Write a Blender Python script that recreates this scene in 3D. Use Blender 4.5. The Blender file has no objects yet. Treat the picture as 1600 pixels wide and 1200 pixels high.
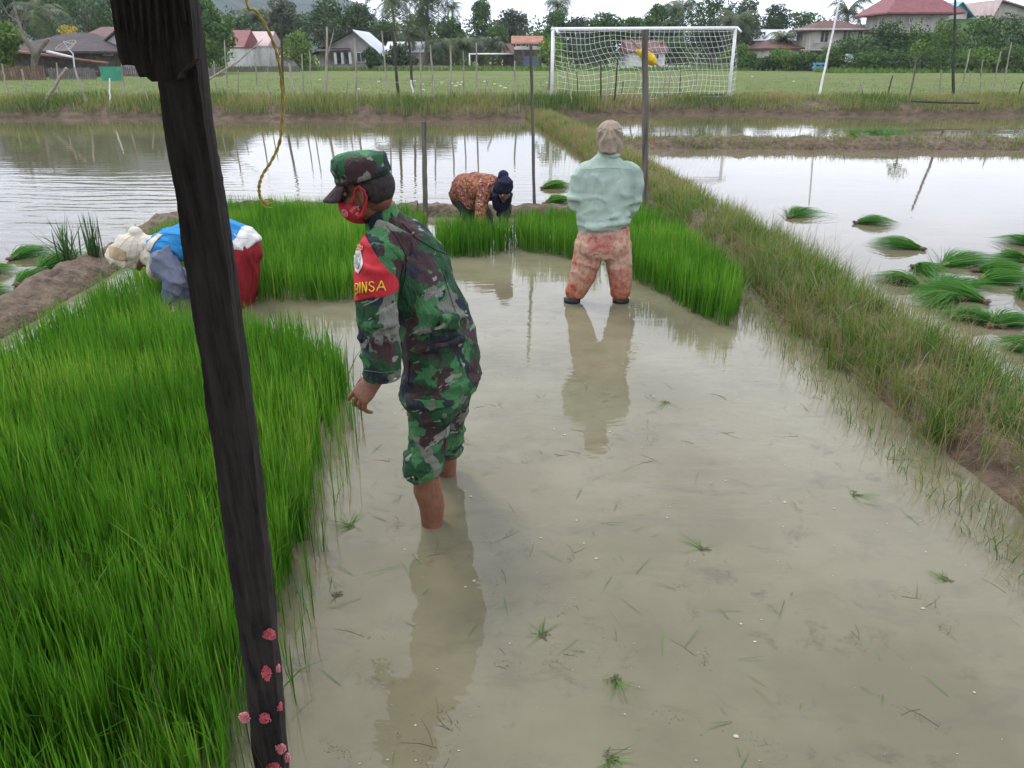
import bpy, bmesh, math, random
import numpy as np
from mathutils import Vector, Matrix, noise
from mathutils.bvhtree import BVHTree
C = bpy.context.scene.collection
SC = bpy.context.scene
random.seed(7)
RNG = np.random.default_rng(7)
PI = math.pi

# ------------------------------------------------------------------ camera
H = 1.85
PITCH = math.radians(23.1)
F = 1200.0            # focal length in photo pixels (1600 wide)
cam_d = bpy.data.cameras.new('camera')
cam = bpy.data.objects.new('camera', cam_d); C.objects.link(cam)
cam.location = (0, 0, H)
cam.rotation_euler = (PI/2 - PITCH, 0, 0)
cam_d.sensor_width = 36.0
cam_d.lens = 36.0 * F / 1600.0
cam_d.clip_start = 0.05
cam_d.clip_end = 5000
SC.camera = cam
ct, st = math.cos(PITCH), math.sin(PITCH)

def at(px, py, z=0.0):
    """world point on the horizontal plane z seen at a photo pixel"""
    u = (px-800)/F; v = (600-py)/F
    dy = ct + v*st; dz = -st + v*ct
    t = (z-H)/dz
    return Vector((t*u, t*dy, z))
def q(px, py, Y):
    """world point on the vertical plane y=Y seen at a photo pixel"""
    u = (px-800)/F; v = (600-py)/F
    t = Y/(ct + v*st)
    return Vector((t*u, Y, H + t*(-st + v*ct)))
def ray(px, py):
    u = (px-800)/F; v = (600-py)/F
    return Vector((u, ct + v*st, -st + v*ct)).normalized()

# ------------------------------------------------------------------ world and sun (overcast day)
SUN_EL, SUN_AZ = math.radians(58), math.radians(-35)
w = bpy.data.worlds.new('World'); SC.world = w; w.use_nodes = True
nt = w.node_tree; nt.nodes.clear()
out = nt.nodes.new('ShaderNodeOutputWorld'); bg = nt.nodes.new('ShaderNodeBackground')
sky = nt.nodes.new('ShaderNodeTexSky'); sky.sky_type = 'NISHITA'; sky.sun_disc = False
sky.sun_elevation = SUN_EL; sky.sun_rotation = SUN_AZ
try: sky.dust_density = 2.0
except Exception: pass
tc = nt.nodes.new('ShaderNodeTexCoord')
mp = nt.nodes.new('ShaderNodeMapping'); mp.inputs['Scale'].default_value = (1.0, 1.0, 2.6)
n1 = nt.nodes.new('ShaderNodeTexNoise'); n1.inputs['Scale'].default_value = 2.1; n1.inputs['Detail'].default_value = 6; n1.inputs['Roughness'].default_value = .5
n2 = nt.nodes.new('ShaderNodeTexNoise'); n2.inputs['Scale'].default_value = 1.3; n2.inputs['Detail'].default_value = 4
r1 = nt.nodes.new('ShaderNodeValToRGB')
r1.color_ramp.elements[0].position = .30; r1.color_ramp.elements[0].color = (11.4, 12.5, 15.3, 1)
r1.color_ramp.elements[1].position = .66; r1.color_ramp.elements[1].color = (17.2, 17.8, 19.6, 1)
r2 = nt.nodes.new('ShaderNodeValToRGB')
r2.color_ramp.elements[0].position = .36; r2.color_ramp.elements[0].color = (.72,)*3+(1,)
r2.color_ramp.elements[1].position = .56; r2.color_ramp.elements[1].color = (1,)*3+(1,)
mx = nt.nodes.new('ShaderNodeMix'); mx.data_type = 'RGBA'
L = nt.links.new
L(tc.outputs['Generated'], mp.inputs['Vector']); L(mp.outputs[0], n1.inputs['Vector']); L(mp.outputs[0], n2.inputs['Vector'])
L(n1.outputs['Fac'], r1.inputs[0]); L(n2.outputs['Fac'], r2.inputs[0])
L(r2.outputs[0], mx.inputs['Factor']); L(sky.outputs[0], mx.inputs[6]); L(r1.outputs[0], mx.inputs[7])
L(mx.outputs[2], bg.inputs['Color']); bg.inputs['Strength'].default_value = 0.1
L(bg.outputs[0], out.inputs['Surface'])
sd = bpy.data.lights.new('sun', 'SUN'); sd.energy = 1.5; sd.angle = math.radians(14); sd.color = (1, .965, .9)
sun = bpy.data.objects.new('sun', sd); C.objects.link(sun)
dirv = Vector((math.sin(SUN_AZ)*math.cos(SUN_EL), math.cos(SUN_AZ)*math.cos(SUN_EL), math.sin(SUN_EL)))
sun.rotation_euler = dirv.to_track_quat('Z', 'Y').to_euler()
SC.view_settings.view_transform = 'Standard'; SC.view_settings.look = 'None'
SC.view_settings.exposure = 0.32; SC.view_settings.gamma = 1.0

# ------------------------------------------------------------------ materials
def new_mat(name):
    m = bpy.data.materials.new(name); m.use_nodes = True
    nt = m.node_tree; b = nt.nodes['Principled BSDF']
    return m, nt, b
def node(nt, t, **kw):
    n = nt.nodes.new(t)
    for k, v in kw.items():
        if k in n.inputs: n.inputs[k].default_value = v
        else: setattr(n, k, v)
    return n
def ramp(nt, fac, stops, interp='LINEAR'):
    r = nt.nodes.new('ShaderNodeValToRGB'); cr = r.color_ramp; cr.interpolation = interp
    while len(cr.elements) < len(stops): cr.elements.new(.5)
    for e, (p, c) in zip(cr.elements, stops):
        e.position = p; e.color = tuple(c)+(1,) if len(c) == 3 else c
    nt.links.new(fac, r.inputs[0]); return r.outputs[0]
def coords(nt, scale=(1, 1, 1), kind='Object', rot=(0, 0, 0)):
    t = nt.nodes.new('ShaderNodeTexCoord'); m = nt.nodes.new('ShaderNodeMapping')
    m.inputs['Scale'].default_value = scale; m.inputs['Rotation'].default_value = rot
    nt.links.new(t.outputs[kind], m.inputs[0]); return m.outputs[0]
def nz(nt, vec, scale, detail=4, rough=.55, dist=0):
    n = node(nt, 'ShaderNodeTexNoise', Scale=scale, Detail=detail, Roughness=rough, Distortion=dist)
    nt.links.new(vec, n.inputs['Vector']); return n.outputs['Fac']
def mixc(nt, fac, a, b, blend='MIX'):
    m = nt.nodes.new('ShaderNodeMix'); m.data_type = 'RGBA'; m.blend_type = blend
    for s, v in ((m.inputs['Factor'], fac), (m.inputs[6], a), (m.inputs[7], b)):
        if isinstance(v, (int, float)): s.default_value = v
        elif isinstance(v, tuple): s.default_value = v if len(v) == 4 else v+(1,)
        else: nt.links.new(v, s)
    return m.outputs[2]
def math_(nt, op, a, b=0.0):
    m = nt.nodes.new('ShaderNodeMath'); m.operation = op
    for s, v in ((m.inputs[0], a), (m.inputs[1], b)):
        if isinstance(v, (int, float)): s.default_value = v
        else: nt.links.new(v, s)
    return m.outputs[0]
def bump(nt, b, h, strength=.3, dist=.01):
    n = node(nt, 'ShaderNodeBump', Strength=strength, Distance=dist)
    nt.links.new(h, n.inputs['Height']); nt.links.new(n.outputs[0], b.inputs['Normal']); return n
def mat(name, c1, c2=None, scale=6, rough=.8, bs=.3, bd=.01, bscale=None, stretch=(1, 1, 1), spec=.3, metallic=0, lo=.35, hi=.65):
    m, nt, b = new_mat(name)
    c2 = c2 or tuple(x*.75 for x in c1)
    v = coords(nt, stretch)
    col = ramp(nt, nz(nt, v, scale, 5), [(lo, c2), (hi, c1)])
    nt.links.new(col, b.inputs['Base Color'])
    b.inputs['Roughness'].default_value = rough; b.inputs['Specular IOR Level'].default_value = spec
    b.inputs['Metallic'].default_value = metallic
    if bs: bump(nt, b, nz(nt, v, bscale or scale*5, 4), bs, bd)
    return m
def leaf_mat(name, stops, rough=.55, trans=.35, spec=.3):
    """stops coloured by the per-blade attribute 'tint'"""
    m, nt, b = new_mat(name)
    a = node(nt, 'ShaderNodeAttribute', attribute_name='tint')
    col = ramp(nt, a.outputs['Fac'], stops)
    nt.links.new(col, b.inputs['Base Color'])
    b.inputs['Roughness'].default_value = rough; b.inputs['Specular IOR Level'].default_value = spec
    tr = node(nt, 'ShaderNodeBsdfTranslucent')
    nt.links.new(mixc(nt, 1.0, col, (1.25, 1.3, .7), 'MULTIPLY'), tr.inputs['Color'])
    ms = node(nt, 'ShaderNodeMixShader'); ms.inputs[0].default_value = trans
    o = nt.nodes['Material Output']
    nt.links.new(b.outputs[0], ms.inputs[1]); nt.links.new(tr.outputs[0], ms.inputs[2]); nt.links.new(ms.outputs[0], o.inputs['Surface'])
    return m

def water_mat(name, murk, murk2, rough=.02, near=False, ripple=(3, 1.2, .012), spots=True, aniso=2.6, wind=False):
    m, nt, b = new_mat(name)
    v = coords(nt)
    col = ramp(nt, nz(nt, v, .9, 6, .6), [(.38, murk2), (.60, murk)])
    if spots:
        f = ramp(nt, nz(nt, v, 6, 10, .74, .5), [(.555, (0,)*3), (.68, (1,)*3)])
        big = ramp(nt, nz(nt, v, 1.4, 3), [(.40, (0,)*3), (.6, (1,)*3)])
        ff = math_(nt, 'MULTIPLY', math_(nt, 'MULTIPLY', f, big), .62)
        col = mixc(nt, ff, col, (.055, .040, .026))
        f3 = ramp(nt, nz(nt, coords(nt, (1, 2.2, 1), rot=(0, 0, .5)), 2.3, 8, .7, 1.0), [(.52, (0,)*3), (.66, (1,)*3)]); col = mixc(nt, math_(nt, 'MULTIPLY', f3, .28), col, (.085, .075, .06))
        vo = node(nt, 'ShaderNodeTexVoronoi', Scale=38.0); nt.links.new(v, vo.inputs['Vector'])
        s = ramp(nt, vo.outputs['Distance'], [(.035, (1,)*3), (.06, (0,)*3)])
        sep = node(nt, 'ShaderNodeSeparateColor'); nt.links.new(vo.outputs['Color'], sep.inputs[0])
        pick = ramp(nt, sep.outputs[0], [(.86, (0,)*3), (.87, (1,)*3)])
        col = mixc(nt, math_(nt, 'MULTIPLY', math_(nt, 'MULTIPLY', s, pick), .8), col, (.42, .38, .3))
        pick2 = ramp(nt, sep.outputs[1], [(.72, (0,)*3), (.73, (1,)*3)])
        col = mixc(nt, math_(nt, 'MULTIPLY', math_(nt, 'MULTIPLY', s, pick2), .6), col, (.05, .04, .03))
    nt.links.new(col, b.inputs['Base Color'])
    b.inputs['Roughness'].default_value = rough; b.inputs['IOR'].default_value = 1.33
    b.inputs['Specular IOR Level'].default_value = .5
    sx, amp, dist = ripple
    va = coords(nt, (1.0, aniso, 1))
    big = nz(nt, va, sx, 3, .5, .6)
    fine = nz(nt, va, sx*4.5, 2, .5)
    h = math_(nt, 'ADD', math_(nt, 'MULTIPLY', big, 1.0), math_(nt, 'MULTIPLY', fine, .18))
    if wind:   # breeze ruffles the open middle of the pond, the far side lies in the lee of the bank
        wt = node(nt, 'ShaderNodeTexWave', Scale=.95, Distortion=9.0, Detail=3.0); wt.bands_direction = 'Y'; wt.inputs['Detail Scale'].default_value = 1.3
        nt.links.new(coords(nt, (.35, 1, 1), rot=(0, 0, .08)), wt.inputs['Vector'])
        h = math_(nt, 'ADD', h, math_(nt, 'MULTIPLY', wt.outputs['Fac'], .55))
        sp_ = node(nt, 'ShaderNodeSeparateXYZ'); nt.links.new(v, sp_.inputs[0])
        yy = math_(nt, 'ADD', math_(nt, 'MULTIPLY', sp_.outputs['Y'], .04), math_(nt, 'MULTIPLY', nz(nt, coords(nt, (.25, .6, 1)), .9, 3), .18))
        h = math_(nt, 'MULTIPLY', h, ramp(nt, yy, [(.26, (.35,)*3), (.38, (1,)*3), (.52, (.8,)*3), (.66, (.14,)*3)]))
    bump(nt, b, h, amp, dist)
    return m

M = {}
M['nursery'] = water_mat('murky_water', (.182, .166, .106), (.135, .120, .072), .02, ripple=(1.8, .6, .0055))
M['pond'] = water_mat('rippled_water', (.115, .098, .055), (.10, .085, .05), .01, ripple=(1.5, 1.0, .0045), spots=False, aniso=3.0, wind=True)
M['still'] = water_mat('still_water', (.14, .12, .08), (.12, .10, .065), .015, ripple=(1.2, .4, .003), spots=False)
M['mud'] = mat('mud', (.145, .098, .062), (.055, .036, .022), 9, .75, 1.0, .03, 26, spec=.35)
M['bank'] = mat('bank_mud', (.13, .085, .055), (.05, .035, .022), 3.5, .85, 1.0, .05, 9)
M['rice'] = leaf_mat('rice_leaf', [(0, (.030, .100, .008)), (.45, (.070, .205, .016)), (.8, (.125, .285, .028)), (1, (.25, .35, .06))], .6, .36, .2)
M['riced'] = leaf_mat('rice_leaf_dark', [(0, (.03, .115, .02)), (.6, (.07, .21, .035)), (1, (.17, .32, .08))], .7, .35, .1)
M['bundgrass'] = leaf_mat('bund_grass_leaf', [(0, (.05, .12, .018)), (.35, (.12, .205, .035)), (.6, (.21, .22, .07)), (.8, (.31, .25, .12)), (1, (.22, .145, .10))], .65, .3)
M['bankgrass'] = leaf_mat('bank_grass_leaf', [(0, (.04, .085, .02)), (.4, (.115, .165, .045)), (.75, (.23, .23, .09)), (1, (.29, .22, .12))], .7, .3)
M['tall'] = leaf_mat('sturdy_leaf', [(0, (.03, .08, .025)), (.8, (.07, .15, .05)), (1, (.2, .2, .1))], .5, .3)
M['foliage'] = leaf_mat('tree_foliage', [(0, (.024, .060, .017)), (.5, (.06, .125, .03)), (1, (.14, .21, .05))], .7, .25)
M['foliage_dark'] = leaf_mat('dark_foliage', [(0, (.016, .038, .015)), (.5, (.042, .085, .028)), (1, (.10, .16, .045))], .7, .2)
M['foliage_light'] = leaf_mat('light_foliage', [(0, (.05, .10, .02)), (.5, (.10, .18, .035)), (1, (.18, .25, .06))], .7, .3)
M['foliage_grey'] = leaf_mat('grey_foliage', [(0, (.035, .055, .035)), (.5, (.07, .095, .055)), (1, (.13, .15, .09))], .7, .25)
M['foliage_yellow'] = leaf_mat('yellow_foliage', [(0, (.14, .14, .03)), (.5, (.35, .27, .03)), (1, (.55, .40, .04))], .7, .3)
M['palm'] = leaf_mat('palm_leaf', [(0, (.03, .055, .025)), (.5, (.055, .09, .035)), (1, (.12, .14, .06))], .5, .25)
M['bark'] = mat('bark', (.20, .17, .13), (.09, .075, .055), 6, .9, .6, .03, stretch=(1, 1, .3))
M['stick'] = mat('stick_wood', (.36, .32, .26), (.20, .17, .13), 14, .85, .4, .01, stretch=(1, 1, .2))
M['stick_dark'] = mat('dark_stick', (.07, .06, .05), (.03, .027, .025), 14, .85, .4, .01, stretch=(1, 1, .2))
M['postwood'] = mat('weathered_post', (.15, .13, .11), (.065, .055, .045), 22, .9, .7, .008, stretch=(1, 1, .08))
M['darkpost'] = mat('old_dark_timber', (.046, .038, .034), (.010, .009, .009), 70, .85, 1.0, .010, 160, stretch=(1, 1, .06), spec=.2)
_nt = M['darkpost'].node_tree; _b = _nt.nodes['Principled BSDF']; _c = _b.inputs['Base Color'].links[0].from_socket
_v = coords(_nt, (1, 1, .55)); _f = ramp(_nt, nz(_nt, _v, 13, 7, .7), [(.40, (0,)*3), (.62, (1,)*3)]); _nt.links.new(mixc(_nt, math_(_nt, 'MULTIPLY', _f, .5), _c, (.055, .046, .040)), _b.inputs['Base Color'])
M['white'] = mat('white_paint', (.78, .78, .77), (.66, .66, .65), 8, .45, .1)
M['net'] = mat('white_net', (.72, .73, .70), None, 8, .8, 0)
M['wall_w'] = mat('white_wall', (.62, .61, .58), (.42, .41, .38), 2.0, .9, .2, .02, stretch=(1, 1, .4))
M['wall_g'] = mat('grey_plaster', (.34, .32, .29), (.22, .205, .185), 1.6, .9, .3, .02)
M['wall_c'] = mat('cream_wall', (.52, .49, .42), (.33, .31, .27), 1.4, .9, .3, .02, stretch=(1, 1, .35))
M['wall_d'] = mat('dark_board', (.12, .105, .09), (.06, .05, .045), 3, .9, .3, .02)
M['roof_red'] = mat('red_roof', (.22, .075, .075), (.15, .05, .052), 2.2, .7, .3, .02)
M['roof_dred'] = mat('maroon_roof', (.14, .065, .055), (.09, .045, .04), 2.2, .8, .3, .02)
M['roof_dark'] = mat('dark_rusty_roof', (.065, .048, .048), (.035, .027, .028), 1.5, .85, .3, .03)
M['roof_rust'] = mat('rusty_sheet', (.33, .15, .09), (.20, .085, .055), 1.5, .8, .3, .02)
M['roof_white'] = mat('zinc_roof', (.62, .64, .68), (.5, .52, .56), 1.5, .45, .2, .02)
M['roof_pink'] = mat('pink_roof', (.50, .38, .36), (.40, .29, .27), 1.5, .8, .2, .02)
M['glass'] = mat('dark_window', (.03, .035, .04), (.015, .017, .02), 2, .25, 0, spec=.6)
M['green_p'] = mat('green_panel', (.05, .27, .16), (.035, .2, .12), 3, .7, .2)
M['blue_p'] = mat('blue_plastic', (.18, .42, .55), (.12, .3, .42), 3, .5, .2)
M['fence_w'] = mat('weathered_fence', (.20, .185, .165), (.09, .08, .07), 5, .9, .4, .02, stretch=(3, 1, .3))
M['fence_b'] = mat('brown_fence', (.19, .12, .08), (.09, .06, .045), 5, .9, .4, .02, stretch=(3, 1, .3))
M['wire'] = mat('black_wire', (.02, .02, .02), None, 8, .7, 0)

# ------------------------------------------------------------------ mesh helpers
def mesh_from(name, verts, faces, smooth=False):
    me = bpy.data.meshes.new(name)
    verts = np.asarray(verts, dtype=np.float32).reshape(-1, 3)
    if isinstance(faces, np.ndarray):
        k = faces.shape[1]
        me.vertices.add(len(verts)); me.vertices.foreach_set('co', verts.ravel())
        me.loops.add(faces.size); me.loops.foreach_set('vertex_index', faces.astype(np.int32).ravel())
        me.polygons.add(len(faces))
        me.polygons.foreach_set('loop_start', np.arange(0, faces.size, k, dtype=np.int32))
        me.update(calc_edges=True)
    else:
        me.from_pydata([tuple(map(float, v)) for v in verts], [], [tuple(f) for f in faces]); me.update()
    if smooth: me.polygons.foreach_set('use_smooth', np.ones(len(me.polygons), dtype=bool))
    return me
def link(name, me, material=None, parent=None):
    o = bpy.data.objects.new(name, me); C.objects.link(o)
    if material is not None:
        for m in (material if isinstance(material, (list, tuple)) else [material]): me.materials.append(m)
    if parent is not None: o.parent = parent
    return o
def tag(o, label=None, cat=None, group=None, kind=None):
    if label: o['label'] = label
    if cat: o['category'] = cat
    if group: o['group'] = group
    if kind: o['kind'] = kind
    return o
def thing(name, label, cat, loc=(0, 0, 0), rz=0, group=None):
    o = bpy.data.objects.new(name, None); C.objects.link(o)
    o.location = loc; o.rotation_euler = (0, 0, rz); o.empty_display_size = .2
    return tag(o, label, cat, group)
def cp(o, parent=None):
    c = o.copy(); C.objects.link(c); c.parent = parent
    for ch in o.children: cp(ch, c)
    return c
class MB:
    """collects simple shapes into one mesh"""
    def __init__(s): s.v = []; s.f = []
    def add(s, vs, fs):
        n = len(s.v); s.v += [tuple(v) for v in vs]; s.f += [tuple(i+n for i in f) for f in fs]; return s
    def box(s, c, d, rz=0, mtx=None):
        c = Vector(c); hx, hy, hz = d[0]/2, d[1]/2, d[2]/2
        R = mtx or Matrix.Rotation(rz, 3, 'Z')
        vs = [c + R @ Vector((x*hx, y*hy, z*hz)) for x in (-1, 1) for y in (-1, 1) for z in (-1, 1)]
        return s.add(vs, [(0, 1, 3, 2), (4, 6, 7, 5), (0, 4, 5, 1), (2, 3, 7, 6), (0, 2, 6, 4), (1, 5, 7, 3)])
    def tube(s, pts, rad, n=8, cap=True):
        pts = [Vector(p) for p in pts]
        if isinstance(rad, (int, float)): rad = [rad]*len(pts)
        up = Vector((0, 0, 1)); vs = []
        prev = None
        for i, p in enumerate(pts):
            t = (pts[min(i+1, len(pts)-1)] - pts[max(i-1, 0)]).normalized()
            a = prev if prev is not None else (up if abs(t.z) < .9 else Vector((1, 0, 0)))
            x = (a - t*a.dot(t)).normalized(); prev = x; y = t.cross(x)
            for k in range(n):
                g = 2*PI*k/n; vs.append(p + (x*math.cos(g) + y*math.sin(g))*rad[i])
        fs = []
        for i in range(len(pts)-1):
            for k in range(n):
                k2 = (k+1) % n
                fs.append((i*n+k, i*n+k2, (i+1)*n+k2, (i+1)*n+k))
        if cap:
            fs.append(tuple(range(n-1, -1, -1))); m = (len(pts)-1)*n; fs.append(tuple(m+k for k in range(n)))
        return s.add(vs, fs)
    def prism(s, poly, d):
        """poly: list of 3D points, extruded by vector d"""
        n = len(poly); d = Vector(d)
        vs = [Vector(p) for p in poly] + [Vector(p)+d for p in poly]
        fs = [tuple(range(n-1, -1, -1)), tuple(range(n, 2*n))] + [(i, (i+1) % n, n+(i+1) % n, n+i) for i in range(n)]
        return s.add(vs, fs)
    def build(s, name, material, parent=None, smooth=False):
        me = mesh_from(name, s.v, s.f, smooth)
        bm = bmesh.new(); bm.from_mesh(me); bmesh.ops.recalc_face_normals(bm, faces=bm.faces); bm.to_mesh(me); bm.free()
        if smooth: me.polygons.foreach_set('use_smooth', np.ones(len(me.polygons), dtype=bool))
        return link(name, me, material, parent)

def blade_mesh(name, P, Hh, Wd, az, lean, tint, curl=1.8, K=4, roll=0):
    """ribbon blades: P (N,3) roots, lean = horizontal run of the tip, curl>1 bends late"""
    N = len(P); P = np.asarray(P, float)
    az = np.asarray(az); d = np.stack([np.cos(az), np.sin(az), np.zeros(N)], 1)
    tw = az + PI/2 + RNG.uniform(-.9, .9, N)
    sd_ = np.stack([np.cos(tw), np.sin(tw), np.zeros(N)], 1)
    if roll:
        ra = RNG.uniform(-roll, roll, N); sd_ = sd_*np.cos(ra)[:, None]; sd_[:, 2] = np.sin(ra)
    V = np.zeros((N, K, 2, 3))
    wprof = np.interp(np.linspace(0, 1, K), [0, .35, .7, 1], [.65, 1, .75, .06])
    for k in range(K):
        s = k/(K-1)
        run = lean*(s**curl)
        c = P + d*run[:, None]
        droop = np.clip(lean/np.maximum(Hh, 1e-3), 0, 2)
        c[:, 2] += Hh*(s - .28*droop*s**2.5)
        for j, sg in enumerate((-1, 1)):
            V[:, k, j] = c + sd_*(sg*.5*Wd*wprof[k])[:, None]
    idx = np.arange(N)[:, None]*2*K
    fs = []
    for k in range(K-1):
        a = idx + 2*k
        fs.append(np.concatenate([a, a+1, a+3, a+2], 1))
    Fc = np.stack(fs, 1).reshape(-1, 4)
    me = mesh_from(name, V.reshape(-1, 3), Fc)
    at_ = me.attributes.new('tint', 'FLOAT', 'POINT')
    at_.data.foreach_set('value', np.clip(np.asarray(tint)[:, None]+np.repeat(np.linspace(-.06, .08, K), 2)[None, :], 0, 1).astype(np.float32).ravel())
    return me
def in_poly(x, y, poly):
    c = np.zeros(len(x), bool); n = len(poly)
    for i in range(n):
        x1, y1 = poly[i]; x2, y2 = poly[(i+1) % n]
        hit = ((y1 > y) != (y2 > y)) & (x < (x2-x1)*(y-y1)/(y2-y1+1e-12)+x1)
        c ^= hit
    return c
def scatter(poly, n):
    xs = [p[0] for p in poly]; ys = [p[1] for p in poly]
    out = np.zeros((0, 2))
    while len(out) < n:
        a = RNG.uniform((min(xs), min(ys)), (max(xs), max(ys)), (n*2, 2))
        a = a[in_poly(a[:, 0], a[:, 1], poly)]; out = np.concatenate([out, a])
    return out[:n]
def area(poly):
    return abs(sum(poly[i][0]*poly[(i+1) % len(poly)][1]-poly[(i+1) % len(poly)][0]*poly[i][1] for i in range(len(poly))))/2
def fnoise(X, Y, sc, seed=0.0):
    return np.array([noise.noise(Vector((a*sc, b*sc, seed))) for a, b in zip(X, Y)])
# ------------------------------------------------------------------ ground, water, bunds
LB = [(-4.4, -3), (-4.2, 1.5), (-4.0, 3.5), tuple(at(30, 487)[:2]), tuple(at(150, 422)[:2]), tuple(at(262, 356)[:2])]
LB[3] = (LB[3][0]-.02, LB[3][1])
corner = (-3.6, 9.75)
BB = [corner, (-1.2, 9.85), (1.0, 9.8), (2.2, 10.0)]
RB = [(2.75, -3), (2.62, 2), (2.55, 3.4), (2.47, 5.3), (2.36, 8), (2.2, 10.0), (2.12, 12.5), (1.7, 18.0), (1.4, 21), (.85, 27)]
XB = [(1.7, 18.0), (5, 17.9), (10, 17.7), (18, 17.6), (30, 17.5)]
def bund(name, line, hw, h, seed, step=.045, m=None, wob=.08, rough=.035, nprof=26):
    pts = [Vector((a, b, 0)) for a, b in line]
    # resample smooth
    P = []
    for i in range(len(pts)-1):
        p0, p1, p2, p3 = pts[max(i-1, 0)], pts[i], pts[i+1], pts[min(i+2, len(pts)-1)]
        n = max(2, int((p2-p1).length/step))
        for k in range(n):
            t = k/n
            P.append(.5*((2*p1)+(-p0+p2)*t+(2*p0-5*p1+4*p2-p3)*t*t+(-p0+3*p1-3*p2+p3)*t**3))
    P.append(pts[-1])
    vs = []; n = nprof
    for i, p in enumerate(P):
        t = (P[min(i+1, len(P)-1)]-P[max(i-1, 0)]).normalized(); s = Vector((t.y, -t.x, 0))
        for k in range(n):
            u = -1+2*k/(n-1)
            w_ = hw*(1+.18*noise.noise(Vector((p.x*1.3+seed, p.y*1.3, u))))
            x = p + s*(u*w_) + s*(wob*noise.noise(Vector((p.x*.9, p.y*.9, seed+3))))
            prof = (1-abs(u)**2.6)
            z = -.10 + (h+.10)*prof
            z += rough*prof*(noise.fractal(Vector((x.x*7, x.y*7, seed)), 1, 2, 4)) + .5*h*prof*noise.noise(Vector((x.x*1.6, x.y*1.6, seed+9)))
            vs.append((x.x, x.y, z))
    N = len(P)
    I = np.arange(N-1)[:, None]*n + np.arange(n-1)[None, :]
    Fc = np.stack([I, I+1, I+1+n, I+n], -1).reshape(-1, 4)
    return tag(link(name, mesh_from(name, vs, Fc, True), m or M['mud']), kind='structure')
bund('mud_bund', LB + [(LB[-1][0]+.02, 9.3), corner, BB[1]], .31, .13, 1.0, rough=.05)
bund('back_bund', [(BB[1][0]+.0, BB[1][1]), BB[2], BB[3]], .26, .12, 4.0)
bund('grass_bund', RB, .46, .17, 7.0)
bund('cross_bund', XB, .66, .19, 11.0, .08, rough=.05)

def sheet(name, poly, z, m):
    from mathutils.geometry import tessellate_polygon
    pts = []
    for p in poly:
        if not pts or math.dist(p, pts[-1]) > 1e-4: pts.append(tuple(p))
    tris = tessellate_polygon([[Vector((a, b, 0)) for a, b in pts]]); fs = []; tot = 0
    for t_ in tris:
        (x0, y0), (x1, y1), (x2, y2) = (pts[k] for k in t_); cr = (x1-x0)*(y2-y0)-(x2-x0)*(y1-y0); tot += abs(cr)/2
        fs.append(tuple(t_) if cr > 0 else tuple(t_)[::-1])
    return tag(link(name, mesh_from(name, [(a, b, z) for a, b in pts], fs), m), kind='structure')
Lall = LB + [(LB[-1][0]+.02, 9.3), corner] + BB[1:]
RBn = [p for p in RB if p[1] < 9.9]
sheet('nursery_water', Lall + RBn[::-1], 0, M['nursery'])
sheet('pond_water', [(-80, -3)] + LB + [(LB[-1][0]+.02, 9.3), corner] + BB[1:] + RB[6:] + [(.85, 33), (-80, 33)], 0, M['pond'])
sheet('paddy_water', RB[:8] + XB[1:] + [(60, 17.5), (60, -3)], 0, M['still'])
sheet('far_paddy_water', [(1.7, 18.0), (1.4, 21), (.85, 27), (.85, 33), (60, 33), (60, 17.5)] + XB[::-1][:-1], 0, M['pond'])
g0 = sheet('ground', [(-1180, -200), (1180, -200), (1180, 1640), (-1180, 1640)], -.35, M['mud'])

# far bank and playing field
def bk(x): t = max(0, min(1, (x-.5)/5)); return t*t*(3-2*t)
def bank_y(x): return 26.1 + 2.0*bk(x) + .0*x + .5*math.sin(x*.35) + .35*noise.noise(Vector((x*.8, 0, 3)))
xs = np.concatenate([np.linspace(-90, -22, 60), np.linspace(-21.9, 26, 900), np.linspace(26.1, 90, 60)])
prof = [(0, -.1), (.12, .01), (.3, .08), (.55, .19), (.9, .28), (1.2, .32), (1.7, .37), (2.3, .39), (3.4, .44)]
vs = []
for x in xs:
    by = bank_y(x)
    for dx, z in prof:
        n_ = noise.fractal(Vector((x*2.2, dx*3, 5)), 1, 2, 4)
        vs.append((x, by+dx+.18*n_, z+(.09*n_ if z > 0 else 0)*(1 if dx < 3 else 0)))
n = len(prof); I = np.arange(len(xs)-1)[:, None]*n+np.arange(n-1)[None, :]
tag(link('far_bank', mesh_from('far_bank', vs, np.stack([I, I+n, I+n+1, I+1], -1).reshape(-1, 4), True), M['bank']), kind='structure')

m, nt_, b = new_mat('field_grass')
v = coords(nt_)
col = ramp(nt_, nz(nt_, v, .11, 6, .6), [(.32, (.15, .165, .058)), (.5, (.115, .155, .045)), (.7, (.185, .185, .08))])
f2 = ramp(nt_, nz(nt_, v, 1.6, 8, .75), [(.38, (.62,)*3), (.62, (1.15,)*3)])
col = mixc(nt_, 1.0, col, f2, 'MULTIPLY')
nt_.links.new(col, b.inputs['Base Color']); b.inputs['Roughness'].default_value = .9; b.inputs['Specular IOR Level'].default_value = .1
bump(nt_, b, nz(nt_, v, 14, 5, .7), 1.0, .05)
M['field'] = m
ys = [29.3, 31, 34, 38, 46, 60, 80, 100, 140, 220, 500, 1000, 1600]
fx = np.concatenate([[-1150, -400], np.linspace(-90, 90, 91), [400, 1150]])
vs = []
for y in ys:
    for x in fx:
        z = .405 + .1*min(1, (y-29)/6) + (.03*noise.noise(Vector((x*.12, y*.12, 0))) if y < 100 else 0)
        if x > 25 and 70 < y: z += 0
        vs.append((x, y + (.5*math.sin(x*.35) if y < 30 else 0) + (2.0*bk(x) if y < 36 else 0), z))
n = len(fx); I = np.arange(len(ys)-1)[:, None]*n+np.arange(n-1)[None, :]
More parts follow.
